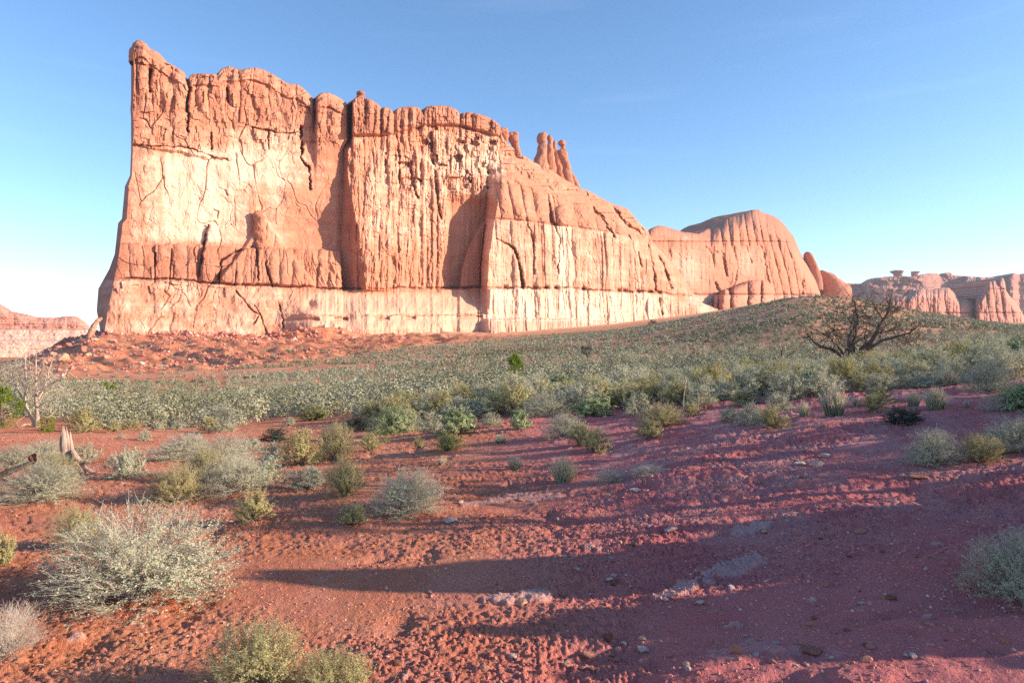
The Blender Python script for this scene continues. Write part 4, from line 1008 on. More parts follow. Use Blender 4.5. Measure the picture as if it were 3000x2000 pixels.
# ------------------------------------------------------------------ shrubs placed one by one
S = [
 ('sage',405,1462,1788,455,"largest foreground shrub, a tangle of pale bare twigs and grey green leaves at lower left"),
 ('olive',222,1478,1612,150,"dark olive shrub tucked behind the upper left shoulder of the largest foreground shrub"),
 ('olive',-4,1552,1662,95,"pale shrub cut by the left edge, level with the largest foreground shrub"),
 ('dead',12,1768,1935,215,"bare stick shrub at the left edge below the largest foreground shrub"),
 ('olive',745,1818,2075,310,"tall spiky yellowish shrub growing up from the bottom edge left of centre"),
 ('olive',955,1902,2075,270,"lower yellowish shrub at the bottom edge, right neighbour of the tall spiky one"),
 ('sage',125,1350,1476,215,"grey green shrub in front of the black fallen log and weathered stump"),
 ('olive',168,1326,1412,125,"yellowish shrub between the black fallen log and the weathered stump"),
 ('olive',520,1354,1476,158,"round yellow topped shrub standing alone right of the weathered stump"),
 ('sage',366,1297,1403,118,"upright grey green shrub just right of the weathered stump"),
 ('sage',545,1264,1352,200,"broad grey shrub at the back left of the silvery thicket"),
 ('sage',655,1270,1402,200,"silvery twiggy shrub in the middle of the thicket"),
 ('sage',690,1328,1452,195,"front shrub of the silvery thicket with white twigs spilling right"),
 ('olive',605,1306,1424,140,"yellow tinged shrub on the left front of the silvery thicket"),
 ('olive',745,1430,1532,118,"small rounded olive shrub alone on bare soil above the largest foreground shrub"),
 ('olive',880,1252,1364,118,"olive shrub with pale dead twigs on its top, left half of the olive pair"),
 ('olive',982,1237,1347,128,"tallest olive shrub with yellow tips, right half of the olive pair"),
 ('olive',1010,1334,1458,128,"olive grey shrub directly in front of the olive pair"),
 ('sage',898,1360,1432,118,"low shrub with dark stems below the left olive shrub"),
 ('sage',776,1332,1410,118,"grey shrub between the silvery thicket and the olive pair"),
 ('sage',732,1274,1322,82,"small green grey shrub behind the silvery thicket"),
 ('sage',797,1290,1346,76,"dim twiggy shrub left of the olive pair"),
 ('dark',806,1249,1293,78,"dark blue green shrub in shade above the silvery thicket"),
 ('olive',1085,1264,1321,68,"small yellow shrub right of the tallest olive shrub"),
 ('broom',1130,1271,1298,30,"tiny yellow green clump right of the small yellow shrub"),
 ('broom',1227,1278,1309,36,"tiny yellow green clump left of the spiky broom clump"),
 ('broom',1315,1266,1323,98,"spiky bright yellow green broom clump on bare soil near centre"),
 ('sage',1190,1367,1514,218,"round silvery twiggy shrub standing alone at the edge of the big ground shadow"),
 ('olive',1033,1471,1542,96,"small round shrub at the lower left of the lone silvery shrub"),
 ('grass',1466,1270,1300,44,"small dark green grass clump on the red path"),
 ('grass',1296,1334,1362,34,"smallest grass clump below the spiky broom clump"),
 ('grass',1510,1334,1376,58,"small pale grass tuft in the purple shade, left of the big pale tuft"),
 ('grass',1650,1334,1414,98,"big fan shaped pale grass tuft in the purple shade at centre"),
 ('dead',1792,1372,1424,125,"grey mat of dry curled plants right of the big pale grass tuft"),
 ('dead',1905,1358,1402,130,"thinner right end of the grey dry mat"),
 ('sage',1655,1205,1287,132,"grey shrub at the back of the trio on the central mound"),
 ('olive',1705,1232,1308,88,"yellow topped shrub in the middle of the trio on the central mound"),
 ('olive',1745,1250,1328,92,"front right shrub of the trio on the central mound with pale basal stems"),
 ('leafy',1340,1184,1277,112,"bright leafy green shrub above the spiky broom clump"),
 ('sage',1262,1200,1270,84,"grey twiggy shrub just left of the bright leafy shrub"),
 ('leafy',1150,1180,1270,125,"green leafed shrub with bare pale lower branches left of centre"),
 ('sage',1202,1198,1264,80,"grey shrub between the two bright leafy shrubs"),
 ('dark',1046,1214,1263,88,"shaded dark shrub left of the green leafed shrub with bare branches"),
 ('leafy',1470,1144,1207,122,"vivid green leafy shrub below the bright green juniper"),
 ('leafy',1306,1142,1191,92,"darker green leafy shrub up the slope left of the pale twig dome"),
 ('sage',1385,1158,1213,64,"narrow grey shrub in front of the pale twig dome"),
 ('leafy',1526,1194,1256,62,"light green leafy shrub at the sunny edge of the path"),
 ('sage',1440,1206,1253,64,"thin brown stemmed shrub left of the light green shrub by the path"),
 ('dead',1415,1120,1172,98,"pale dome of bare twigs below and left of the bright green juniper"),
 ('sage',1602,1148,1220,145,"large soft grey green shrub behind the central mound"),
 ('sage',1558,1108,1166,132,"grey green shrub right below the bright green juniper"),
 ('olive',1655,1114,1156,88,"olive shrub uphill of the large soft grey green shrub"),
 ('leafy',1740,1154,1220,112,"green leafed shrub with grassy spikes right of the large soft grey shrub"),
 ('olive',1940,1176,1254,145,"wide yellow olive shrub beside the tall curved stalks"),
 ('sage',1866,1142,1219,88,"grey shrub behind the left end of the wide yellow olive shrub"),
 ('olive',1901,1222,1296,84,"small olive shrub in front of the wide yellow olive shrub"),
 ('olive',2024,1174,1219,56,"little shrub at the foot of the tall curved stalks"),
 ('grass',1960,1140,1183,72,"pale dry grass clump behind the wide yellow olive shrub"),
 ('sage',2050,1126,1196,98,"grey green shrub right behind the tall curved stalks"),
 ('sage',2131,1187,1241,58,"small pale shrub alone between two larger shrub clusters"),
 ('sage',2198,1170,1249,88,"shaded blue grey shrub on the left of the right hand cluster"),
 ('olive',2262,1187,1258,92,"yellow green shrub at the front of the right hand cluster"),
 ('sage',2286,1145,1212,88,"tall grey shrub at the back of the right hand cluster"),
 ('olive',2184,1141,1190,102,"olive shrub behind the shaded blue grey shrub"),
 ('sage',2228,1108,1160,125,"left one of two wide grey shrubs below the small dead snag"),
 ('sage',2316,1108,1162,105,"right one of two wide grey shrubs below the small dead snag"),
 ('olive',2112,1092,1132,84,"olive shrub down slope from the small bright sapling"),
 ('sage',1940,1104,1143,115,"wide grey shrub uphill of the tall curved stalks"),
 ('sage',1982,1077,1113,132,"wide grey shrub one row farther uphill from the curved stalks"),
 ('grass',2355,1174,1221,44,"grass clump with upright seed stalks beside the right hand cluster"),
 ('grass',2443,1122,1220,90,"large blue grey bunch grass below the big dead tree"),
 ('olive',2557,1153,1209,74,"round shrub right of the large blue grey bunch grass"),
 ('olive',2576,1127,1181,84,"olive shrub behind the round one beside the bunch grass"),
 ('olive',2538,1090,1143,88,"olive shrub with bare crooked stems right below the big dead tree"),
 ('dead',2448,1094,1151,112,"pale feathery dry shrub directly below the big dead tree"),
 ('olive',2448,1067,1099,58,"dark olive shrub at the foot of the big dead tree"),
 ('sage',2690,1092,1136,142,"long low grey shrub right of the big dead tree"),
 ('olive',2600,1062,1101,68,"bright yellow shrub right of the foot of the big dead tree"),
 ('grass',2775,1074,1132,78,"pinkish fountain of dry grass right of the long low shrub"),
 ('sage',2897,1054,1152,138,"big grey shrub with a dark hollow under it near the right edge"),
 ('dark',2648,1184,1257,110,"almost black round shrub on the shaded slope at right"),
 ('sage',2735,1249,1366,152,"left one of two joined sunlit shrubs on the right slope"),
 ('olive',2870,1267,1359,128,"right one of two joined sunlit shrubs on the right slope"),
 ('sage',2978,1211,1331,155,"twiggy shrub at the right edge above the joined pair"),
 ('leafy',2990,1114,1214,115,"green and yellow shrub at the right edge, second from the top"),
 ('dead',2910,1158,1216,82,"purplish bare twig heap left of the green and yellow edge shrub"),
 ('grass',2676,1143,1191,52,"left clump of tall seeded grass behind the black round shrub"),
 ('grass',2741,1131,1203,78,"larger right clump of tall seeded grass behind the black round shrub"),
 ('grass',2830,1168,1200,20,"thin single grass sprig on the bare red slope"),
 ('grass',2503,1156,1189,26,"tiny grass sprig between the bunch grass and the round shrub"),
 ('sage',2990,1545,1778,275,"large shrub cut by the right edge, lower right foreground"),
 ('olive',333,1230,1265,44,"small shrub on red soil right of the pale dead tree"),
 ('olive',380,1227,1257,62,"small yellow shrub on red soil right of the pale dead tree"),
 ('sage',459,1229,1260,42,"small round shrub in the middle of the red gap below the valley shrubs"),
 ('sage',518,1227,1259,46,"light round shrub at the right part of the red gap below the valley shrubs"),
 ('sage',422,1255,1291,40,"pale little shrub lowest in the red gap, above the silvery thicket"),
 ('sage',358,1263,1283,26,"tiny pale shrub right above the upright shrub by the stump"),
 ('olive',238,1242,1268,44,"small yellow shrub behind the weathered stump"),
 ('sage',252,1293,1352,84,"grey shrub partly hidden behind the weathered stump"),
 ('sage',45,1300,1376,135,"grey shrub at the left edge above the black fallen log"),
 ('sage',132,1283,1362,135,"grey shrub left of the weathered stump"),
 ('sage',846,1219,1246,42,"dwarf grey shrub on the red clearing above the olive pair"),
 ('broom',916,1182,1233,90,"spiky dome shrub at the top edge of the red clearing"),
 ('grass',808,1184,1219,38,"yucca like green clump with two pale flower stalks"),
 ('olive',994,1175,1213,58,"olive shrub right of the spiky dome shrub"),
 ('olive',755,1192,1218,34,"small olive shrub left of the clump with two flower stalks"),
 ('sage',640,1184,1241,135,"wide grey shrub at the left edge of the red clearing"),
 ('olive',704,1199,1229,72,"olive shrub right of the wide grey one at the clearing edge"),
]
_foot = []
for k_, xc, yt, yb, w_, lab in S:
    r_ = shrub_px(k_, xc, yt, yb, w_, lab)
    _foot.append((r_.location.x, r_.location.y, r_.scale[0] * .45))

# ------------------------------------------------------------------ the mid-distance shrubs
def img(X, Y, h): return 1500 + X / Y * FPX, HOR + (EYE - h) / Y * FPX
CLEAR = [  # patches of bare soil in the photo: (x, y, half width, half height)
 (430,1268,190,18), (860,1238,160,22), (1010,1232,110,16), (1330,1315,260,40), (1560,1300,200,60), (1400,1250,140,14), (2060,1245,90,26),
 (2560,1225,300,30), (2750,1150,130,18), (2380,1240,160,30), (1280,1118,120,8), (2492,1096,75,15), (560,1170,90,5), (500,1112,250,5), (2140,1140,70,9), (2690,1105,60,6), (300,1196,80,5)]
rg = np.random.default_rng(77)
cand = []
for _ in range(30000):
    Z = math.exp(rg.uniform(math.log(11), math.log(62))); a = rg.uniform(-.80, .80)
    if rg.random() > (Z / 60) ** .6: continue
    cand.append((a * Z, Z))
cand = np.array(cand); ch = ground_h(cand[:, 0], cand[:, 1], False)
cx, cy = img(cand[:, 0], cand[:, 1], ch)
ok = (cy < 1275) & (cy > 1045)
right_lim = np.interp(cx, [0, 600, 1000, 1250, 1600, 1900, 2300, 2600, 3000], [1262, 1245, 1222, 1222, 1196, 1182, 1160, 1128, 1112])
ok &= cy < right_lim + rg.normal(size=len(cy)) * 9
ok &= ~((cx < 240) & (cy > 1225))
soft = rg.uniform(.45, 1.25, len(cx))
for x_, y_, hx, hy in CLEAR: ok &= ((cx - x_) / hx) ** 2 + ((cy - y_) / hy) ** 2 > soft
cand, cx, cy = cand[ok], cx[ok], cy[ok]
taken = list(_foot); chosen = []
for (X, Y), x_, y_ in zip(cand, cx, cy):
    w = rg.uniform(.75, 1.5) * (.95 + .2 * (Y > 25)) * (.75 if X / Y > .2 else 1 + .7 * sm(18, 34, Y) * (1 - sm(-.1, .15, X / Y)))
    if all((X - tx) ** 2 + (Y - ty) ** 2 > (.27 * w + .62 * tr_) ** 2 for tx, ty, tr_ in taken):
        taken.append((X, Y, .45 * w)); chosen.append((X, Y, w, x_, y_))
chosen.sort(key=lambda c: c[1])
print('cand', len(cand), 'chosen', len(chosen), np.histogram([c[4] for c in chosen], bins=[1045,1075,1100,1125,1150,1175,1200,1225,1260])[0], np.histogram(cy, bins=[1045,1075,1100,1125,1150,1175,1200,1225,1260])[0])
NIND = 330
def patch_name(x_):
    return "left of the big butte's shaded cleft" if x_ < 1000 else "under the middle of the big butte" if x_ < 1700 else "towards the big dead tree" if x_ < 2350 else "beyond the big dead tree"
n_sage = 0
for i, (X, Y, w, x_, y_) in enumerate(chosen[:NIND]):
    k_ = rg.choice(['sage', 'olive', 'sage', 'olive', 'sage', 'leafy', 'dead'], p=[.35, .20, .2, .08, .12, .03, .02])
    lab = {'sage': "grey green sagebrush in the valley shrubs ", 'olive': "yellow olive brush in the valley shrubs ", 'leafy': "fresh green shrub in the valley shrubs ", 'dead': "pale dead brush in the valley shrubs "}[k_] + patch_name(x_)
    put_shrub(k_, X, Y, w, w * rg.uniform(.52, .78), lab, {'sage': 'sagebrush', 'olive': 'olive brush', 'leafy': 'fresh green shrubs', 'dead': 'dead brush'}[k_] + " in the valley, " + patch_name(x_), 1 if Y < 30 else 2, var=int(rg.integers(0, 5)))

# ------------------------------------------------------------------ the far scrub: one mass
def scrub_field():
    rg = np.random.default_rng(5)
    pts = [np.array([(c[0], c[1], c[2]) for c in chosen[NIND:] if rg.random() < .5]).reshape(-1, 3)]
    # dense field from 42 m out to the crest of the hill and across the valley
    n = 110000
    Z = np.exp(rg.uniform(math.log(44), math.log(330), n)); a = rg.uniform(-.85, .85, n)
    keep = rg.random(n) < (Z / 330) ** .9
    Z, a = Z[keep], a[keep]; X = a * Z
    h = ground_h(X, Z, False); x_, y_ = img(X, Z, h)
    tm = talus_mask(X, Z)
    wd = X * .643 - Z * .766 + 346.5
    dens = np.full(len(Z), .80)
    dens = np.where(tm > .3, .10 + .45 * sm(-.42, -.22, a) * sm(.55, 0, (Z - 205) / 120), dens)
    dens *= np.where((a < -.2) & (a > -.68) & (Z > 150) & (Z < 172), .12, 1)
    dens = np.where((wd < 60) & (a > -.4), dens * sm(25, 60, wd), dens)
    clump = fbm(X / 14, Z / 14, 3, 401)
    dens *= np.clip(1.0 + .8 * clump, .25, 1.1)
    for cx_, cy_, hx, hy in CLEAR: dens = np.where(((x_ - cx_) / hx) ** 2 + ((y_ - cy_) / hy) ** 2 < 1, 0, dens)
    dens = np.where((Z > 60) & (a > .3) & (Z > 175) , dens * .85, dens)
    k = rg.random(len(Z)) < dens * np.interp(Z, [44, 75, 110, 140], [.05, .085, .26, .62])
    w = rg.uniform(.6, 1.35, len(Z)) * np.interp(Z, [44, 90, 150], [1.9, 1.5, 1.0])
    pts.append(np.stack([X, Z, w], 1)[k])
    P = np.concatenate(pts); h = ground_h(P[:, 0], P[:, 1], False)
    tint_s = np.clip(.5 + .5 * fbm(P[:, 0] / 22, P[:, 1] / 22, 3, 402) + .55 * (rg.random(len(P)) - .5), 0, 1)
    VV, TT = [], []
    for sel, nf, sz in ((P[:, 1] < 70, 620, .062), ((P[:, 1] >= 70) & (P[:, 1] < 125), 230, .095), (P[:, 1] >= 125, 66, .22)):
        Q = P[sel]; m = len(Q)
        if not m: continue
        d = rg.normal(size=(m, nf, 3)); d[..., 2] = np.abs(d[..., 2]); d /= np.linalg.norm(d, axis=2, keepdims=True)
        r = .62 + .38 * rg.random((m, nf, 1))
        lob = .82 + .25 * np.sin(3 * np.arctan2(d[..., 1:2], d[..., 0:1]) + 6.28 * rg.random((m, 1, 1)))
        hh = rg.uniform(.55, .8, (m, 1))
        C = d * r * lob * np.stack([np.full((m, 1), .5), np.full((m, 1), .5), hh], -1)
        C = C * Q[:, 2][:, None, None] + np.stack([Q[:, 0], Q[:, 1], h[sel] - .03], 1)[:, None]
        C = C.reshape(-1, 3)
        V, _ = leaves(C, np.repeat(.55 * sz + .45 * sz * Q[:, 2], nf), rg, .35, .7, d.reshape(-1, 3), .38)
        VV.append(V); TT.append(np.clip(np.repeat(np.repeat(tint_s[sel], nf) + .5 * (rg.random(m * nf) - .5), 4), 0, 1))
    V = np.concatenate(VV); T = np.concatenate(TT)
    print("scrub shrubs", len(P), "faces", len(V) // 4, "individual mids", min(NIND, len(chosen)), len(chosen))
    o = mesh_obj("distant_scrub", V, quads=np.arange(len(V)).reshape(-1, 4), mat=M_SCRUB, attrs={"tint": T})
    tag(o, "countless small grey green shrubs covering the valley and the rounded hill below the butte", "scrub", kind="stuff")
M_SCRUB = mat_leaf("scrub_leaf", (.15, .15, .085), (.48, .47, .34), (.30, .29, .18), .06)
scrub_field()
# ------------------------------------------------------------------ dead trees, junipers, stump, log
def smooth_line(pts, n=5):
    p = np.asarray(pts, float); out = []
    q = np.concatenate([[2 * p[0] - p[1]], p, [2 * p[-1] - p[-2]]])
    for i in range(1, len(q) - 2):
        for t in np.linspace(0, 1, n, endpoint=False):
            t2, t3 = t * t, t * t * t
            out.append(.5 * (2 * q[i] + (q[i+1] - q[i-1]) * t + (2*q[i-1] - 5*q[i] + 4*q[i+1] - q[i+2]) * t2 + (3*q[i] - q[i-1] - 3*q[i+1] + q[i+2]) * t3))
    out.append(p[-1]); return np.array(out)

def limb_mesh(lines, sides=9, rough=.18, seed=0):
    """lines: list of (k,4) arrays x,y,z,r -> one mesh"""
    VV, QQ, b = [], [], 0
    for L in lines:
        V, Q = tubes(L[None, :, :3], np.maximum(L[None, :, 3], .002), sides)
        c = np.repeat(L[:, :3], sides, 0)
        nz = fbm3(V * np.array([1, 1, .45]), 5.0, 3, seed) + .5 * fbm3(V * np.array([1, 1, .25]), 16.0, 2, seed + 3)
        V = c + (V - c) * (1 + rough * 2 * nz)[:, None]
        VV.append(V); QQ.append(Q + b); b += len(V)
    return np.concatenate(VV), np.concatenate(QQ)

def twig_cloud(lines, n, lmin, lmax, rr, seed, upb=.3, sub=3, gnarl=.16):
    """side twigs, each forked again, sprouting from the outer part of the given limbs"""
    rg = np.random.default_rng(seed); P, R = [], []
    w = np.array([np.linalg.norm(np.diff(L[:, :3], axis=0), axis=1).sum() for L in lines]); w = w / w.sum()
    ctr = np.mean([L[0, :3] for L in lines], axis=0)
    for _ in range(n):
        L = lines[rg.choice(len(lines), p=w)]; i = int(rg.uniform(.22, 1) * (len(L) - 2)); s = L[i, :3] + (L[i + 1, :3] - L[i, :3]) * rg.random()
        t = L[i + 1, :3] - L[i, :3]; t /= np.linalg.norm(t) + 1e-9
        d = t * .55 + rg.normal(size=3) * .75 + np.array([0, 0, upb]); d /= np.linalg.norm(d)
        l = rg.uniform(lmin, lmax)
        k = np.linspace(0, 1, 6)[:, None]; bend = rg.normal(size=3) * .35
        p = s + d * l * k + bend * l * k ** 2 + np.cumsum(rg.normal(size=(6, 3)) * gnarl * l / 6, 0) * k
        P.append(p); R.append(rr * np.array([1, .8, .65, .5, .38, .25]) * (.7 + .6 * rg.random()))
        for _ in range(sub):
            j = rg.integers(1, 5); d2 = (p[j + 1] - p[j]); d2 /= np.linalg.norm(d2) + 1e-9
            d2 = d2 * .7 + rg.normal(size=3) * .6; d2 /= np.linalg.norm(d2); l2 = l * rg.uniform(.25, .6)
            q = p[j] + d2 * l2 * k + np.cumsum(rg.normal(size=(6, 3)) * gnarl * l2 / 5, 0) * k
            P.append(q); R.append(rr * .55 * np.array([1, .8, .65, .5, .38, .25]))
    return tubes(np.array(P), np.array(R), 3)

def px_lines(branches, conv, Z0, base_px):
    """branches: (dz_end, [(x, y, r), ...]) in crop pixels; dz = how far the tip leans away from the camera"""
    out = []
    for dz, pts in branches:
        p = np.array(pts, float); k = np.linspace(0, 1, len(p))
        px, py, r = conv(p); Z = Z0 + dz * k
        L = np.stack([(px - 1500) / FPX * Z, Z, EYE + (HOR - py) / FPX * Z, r * Z / FPX], 1)
        out.append(smooth_line(L, 6))
    return out

def wood_tree(name, label, cat, branches, twigs, conv, base, mat, tw, seed, nmain=1):
    _, Z0, g0 = place(*base)
    ML_ = px_lines(branches, conv, Z0, base); TL = px_lines(twigs, conv, Z0, base) if twigs else []
    root = bpy.data.objects.new(name, None); COL.objects.link(root)
    root.location = ((base[0] - 1500) / FPX * Z0, Z0, g0); tag(root, label, cat)
    bpy.context.view_layer.update()
    for L in ML_[:nmain]: L[0, 2] -= .15
    V, Q = limb_mesh(ML_[:nmain], 12, .20, seed)
    keep_parent(mesh_obj("trunk", V, quads=Q, mat=mat, smooth=True), root)
    for L in ML_[nmain:]:
        V, Q = limb_mesh([L], 8, .16, seed + 1)
        keep_parent(mesh_obj("branch", V, quads=Q, mat=mat, smooth=True), root)
    n, a, b, rr, up = tw
    V, Q = twig_cloud(ML_ + TL, n, a, b, rr, seed, up)
    keep_parent(mesh_obj("twigs", V, quads=Q, mat=mat), root)
    return root, Z0

cv4 = lambda p: (2200 + p[:, 0] * .3401, 720 + p[:, 1] * .3401, p[:, 2] * .3401)
big, zb = wood_tree("dead_juniper", "large dead juniper with dark twisted trunk and spreading bare branches on the right", "tree", [
    (.1, [(860,1075,44),(862,1040,42),(880,1010,44),(930,960,46),(975,905,40),(1005,860,30)]),
    (-.5, [(1000,880,30),(1020,850,26),(1060,790,22),(1090,740,19),(1105,690,15),(1140,640,13),(1165,600,10),(1190,550,9),(1195,500,6),(1200,430,3)]),
    (.4, [(868,1010,30),(862,950,24),(855,880,22),(850,800,18),(870,740,15),(910,690,13),(922,630,11),(905,570,9),(898,520,6),(893,470,3)]),
    (.9, [(830,1030,32),(775,985,24),(740,930,18),(690,890,15),(610,870,11),(550,835,8),(510,790,5),(478,745,2.5)]),
    (-.9, [(985,900,26),(1060,860,16),(1130,815,14),(1220,790,11),(1310,765,9),(1370,745,6),(1425,712,3)]),
    (1.2, [(990,925,20),(1080,918,13),(1180,915,10),(1260,895,7),(1330,868,5),(1385,825,3.5),(1425,788,2)]),
    (1.0, [(880,960,15),(890,900,10),(880,820,9),(905,760,8),(890,700,6),(850,640,5),(800,590,3.5),(765,560,2)]),
    (-.6, [(850,990,14),(800,940,10),(760,880,8),(720,840,6),(680,790,4),(655,745,2)]),
    (-.8, [(1140,640,8),(1110,590,5),(1080,545,4),(1050,490,2)]),
    (.6, [(1165,600,7),(1215,590,5),(1245,550,4),(1280,520,2)]),
    (.3, [(922,640,7),(960,600,5),(1000,575,2)]),
    (-1.0, [(900,960,12),(860,900,7),(790,860,5),(740,790,3),(700,700,2)]),
    (.8, [(1060,790,12),(1120,740,8),(1180,735,6),(1250,700,3)]),
    (-.4, [(960,910,12),(990,840,8),(975,780,5),(1000,720,3)]),
  ], [], cv4, (2492, 1083), M_DEADW, (320, .25, .95, .015, .25), 11)
cvl = lambda p: (p[:, 0] * .2551, 1000 + p[:, 1] * .2551, p[:, 2] * .2551)
wood_tree("bare_tree", "pale leafless tree with many upright branches near the left edge", "tree", [
    (0, [(432,1000,30),(430,940,24),(428,860,22),(420,760,20),(415,660,18),(418,570,16),(415,480,14),(410,380,11),(412,260,8),(415,160,5),(418,70,3)]),
    (.5, [(400,975,18),(372,900,17),(330,810,16),(295,730,15),(285,650,14),(300,560,12),(300,450,11),(295,350,8),(290,240,6),(288,120,3)]),
    (-.4, [(420,640,11),(455,600,9),(490,560,8),(540,520,7),(620,470,6),(700,430,5),(770,370,4),(840,285,2)]),
    (.4, [(440,660,9),(480,590,8),(510,520,7),(540,440,6),(560,350,5),(590,250,4),(620,140,2)]),
    (-.3, [(430,560,8),(400,500,8),(375,430,6),(355,360,5),(340,260,4),(335,170,2)]),
    (.5, [(290,690,10),(240,620,9),(200,540,8),(170,460,8),(110,400,7),(70,350,5),(0,300,3),(-60,290,2)]),
    (.3, [(330,810,9),(270,740,8),(210,690,7),(150,660,5),(90,620,3)]),
    (-.2, [(300,580,7),(260,500,6),(225,400,5),(200,300,4),(165,200,2)]),
    (.2, [(190,560,6),(165,470,5),(140,370,4),(120,270,2)]),
    (-.4, [(425,770,8),(480,720,6),(540,690,5),(610,670,4),(690,668,2)]),
    (-.3, [(420,470,7),(450,400,6),(490,300,4),(510,180,2)]),
    (.6, [(440,700,7),(520,600,5),(600,560,4),(680,545,3),(770,520,2)]),
    (.2, [(200,720,5),(140,730,4),(80,700,2)]), (.4, [(180,575,5),(90,555,4),(0,530,3),(-60,520,2)]),
    (-.6, [(380,960,9),(300,950,7),(220,985,6),(130,1030,4),(60,1060,2)]),
  ], [], cvl, (108, 1250), M_PALEW, (300, .18, .62, .010, .45), 21, 2)
cvs = lambda p: (1800 + p[:, 0] * .2551, 1000 + p[:, 1] * .2551, p[:, 2] * .2551)
wood_tree("dead_snag", "small dead double snag left of the big dead juniper", "tree", [
    (0, [(1925,345,13),(1922,270,12),(1920,200,12),(1922,120,11),(1935,85,7),(1942,40,2)]),
    (.1, [(1948,345,10),(1950,280,10),(1955,215,9),(1985,170,8),(2030,145,6),(2060,120,5),(2082,95,2)]),
    (.1, [(1920,130,6),(1900,170,3),(1870,145,2)]),
  ], [], cvs, (2293, 1088), M_DEADW, (14, .08, .3, .008, .4), 31, 2)

def juniper(name, label, xc, ytop, ybot, w, n, seed, shape='cone', mat='juniper', lsz=.045, at=None):
    rg = np.random.default_rng(seed)
    if at: X, Zc, W, H = at; g0 = hgt(X, Zc) - .05
    else:
        X, Zc, g0 = place(xc, ybot); W = w * Zc / FPX; H = (ybot - ytop) * Zc / FPX
    root = bpy.data.objects.new(name, None); COL.objects.link(root); root.location = (X, Zc, g0); tag(root, label, "tree")
    nb = 46; hz = rg.random(nb) ** 1.1
    if shape == 'cone': rad = (1 - hz) ** .75 * .5 + .03
    elif shape == 'ball': rad = np.sqrt(np.clip(.25 - (hz - .5) ** 2 * .9, .01, 1)) * .95
    else: rad = .18 + .30 * rg.random(nb)
    az = rg.random(nb) * 6.283; rr = rad * (.55 + .45 * rg.random(nb))
    C = np.stack([np.cos(az) * rr * W, np.sin(az) * rr * W, (.06 + .86 * hz) * H], 1)
    br = (.09 + .09 * rg.random(nb)) * W * (1.15 - .5 * hz)
    bi = rg.integers(0, nb, n); d = rg.normal(size=(n, 3)); d /= np.linalg.norm(d, axis=1, keepdims=True)
    P = C[bi] + d * (br[bi] * rg.random(n) ** .45)[:, None] * np.array([1, 1, 1.35]); P[:, 2] = np.clip(P[:, 2], .02 * H, H * 1.02)
    V, Q = leaves(P, np.full(n, lsz * H), rg, .6, .5)
    t = np.clip(.45 + .4 * (rg.random(nb) - .5)[bi] + .5 * (rg.random(n) - .5) + .2 * d[:, 2], 0, 1)
    o = mesh_obj("crown", V, quads=Q, mat=ML[mat], attrs={"tint": np.repeat(t, 4)}); o.parent = root
    L = smooth_line([(0, 0, -.1, .05 * W), (.03 * W, .02 * W, .35 * H, .04 * W), (-.02 * W, 0, .7 * H, .025 * W), (0, 0, .95 * H, .008 * W)])
    lines = [L]
    for i in range(12):
        q = C[rg.integers(nb)]; z0 = q[2] * .7
        lines.append(smooth_line([(0, 0, z0, .018 * W), (q[0] * .5, q[1] * .5, .5 * (z0 + q[2]), .012 * W), (*q, .005 * W)]))
    V, Q = limb_mesh(lines, 6, .12, seed)
    o = mesh_obj("trunk", V, quads=Q, mat=M_DEADW); o.parent = root
    return root
juniper("green_juniper", "bright green young juniper at centre standing above the pale valley shrubs", 1508, 1036, 1126, 92, 5200, 41, 'cone', lsz=.045)
juniper("round_juniper", "dark round juniper alone in the scrub below the right part of the butte", 1718, 1010, 1049, 48, 1800, 42, 'ball', 'dark', .06)
juniper("green_juniper", "small conical green juniper on the shaded slope right of the big dead juniper", 2812, 1000, 1050, 46, 2200, 43, 'cone', lsz=.06)
juniper("pale_sapling", "slender pale green sapling between the big dead juniper and the small conical juniper", 2690, 1004, 1056, 26, 1300, 44, 'col', 'leafy', .06)
juniper("green_juniper", "small leaning juniper in the valley, left below the butte", 322, 1116, 1173, 42, 1500, 45, 'col', 'juniper', .08)
juniper("green_sapling", "bright green sapling beside a pale shrub, left of the small snag", 2182, 1042, 1086, 28, 900, 46, 'col', 'leafy', .07)
juniper("green_juniper", "vivid green juniper cut by the left edge under the pale leafless tree", 0, 1128, 1252, 108, 4200, 47, 'ball', 'juniper', .04)
juniper("green_juniper", "little green juniper bush at the foot of the pale leafless tree", 138, 1221, 1266, 56, 1600, 48, 'ball', 'juniper', .07)
juniper("round_juniper", "tiny dark juniper on the sandy bench where the hill meets the butte", 1912, 936, 956, 26, 500, 49, 'ball', 'dark', .12)

# weathered stump
cvx = lambda p: (p[:, 0] * .2551, 1000 + p[:, 1] * .2551, p[:, 2] * .2551)
_, zs, gs = place(205, 1392)
st = bpy.data.objects.new("tree_stump", None); COL.objects.link(st); st.location = ((205 - 1500) / FPX * zs, zs, gs)
tag(st, "splintered pale grey stump with flared root, left of the round yellow topped shrub", "stump"); bpy.context.view_layer.update()
body = px_lines([(0, [(860,1500,85),(800,1400,62),(765,1320,52),(745,1220,44),(738,1130,36),(730,1050,26),(728,970,9)]),
                 (.02, [(800,1400,40),(795,1300,30),(785,1200,24),(780,1120,17),(768,1050,12),(762,980,4)]),
                 (.05, [(840,1380,34),(828,1280,26),(815,1180,20),(808,1090,13),(806,1030,4)]),
                 (-.03, [(770,1340,30),(718,1250,24),(705,1130,17),(712,1040,10),(722,965,3)])], cvx, zs, None)
V, Q = limb_mesh(body, 14, .16, 71); keep_parent(mesh_obj("trunk", V, quads=Q, mat=M_STUMP), st)
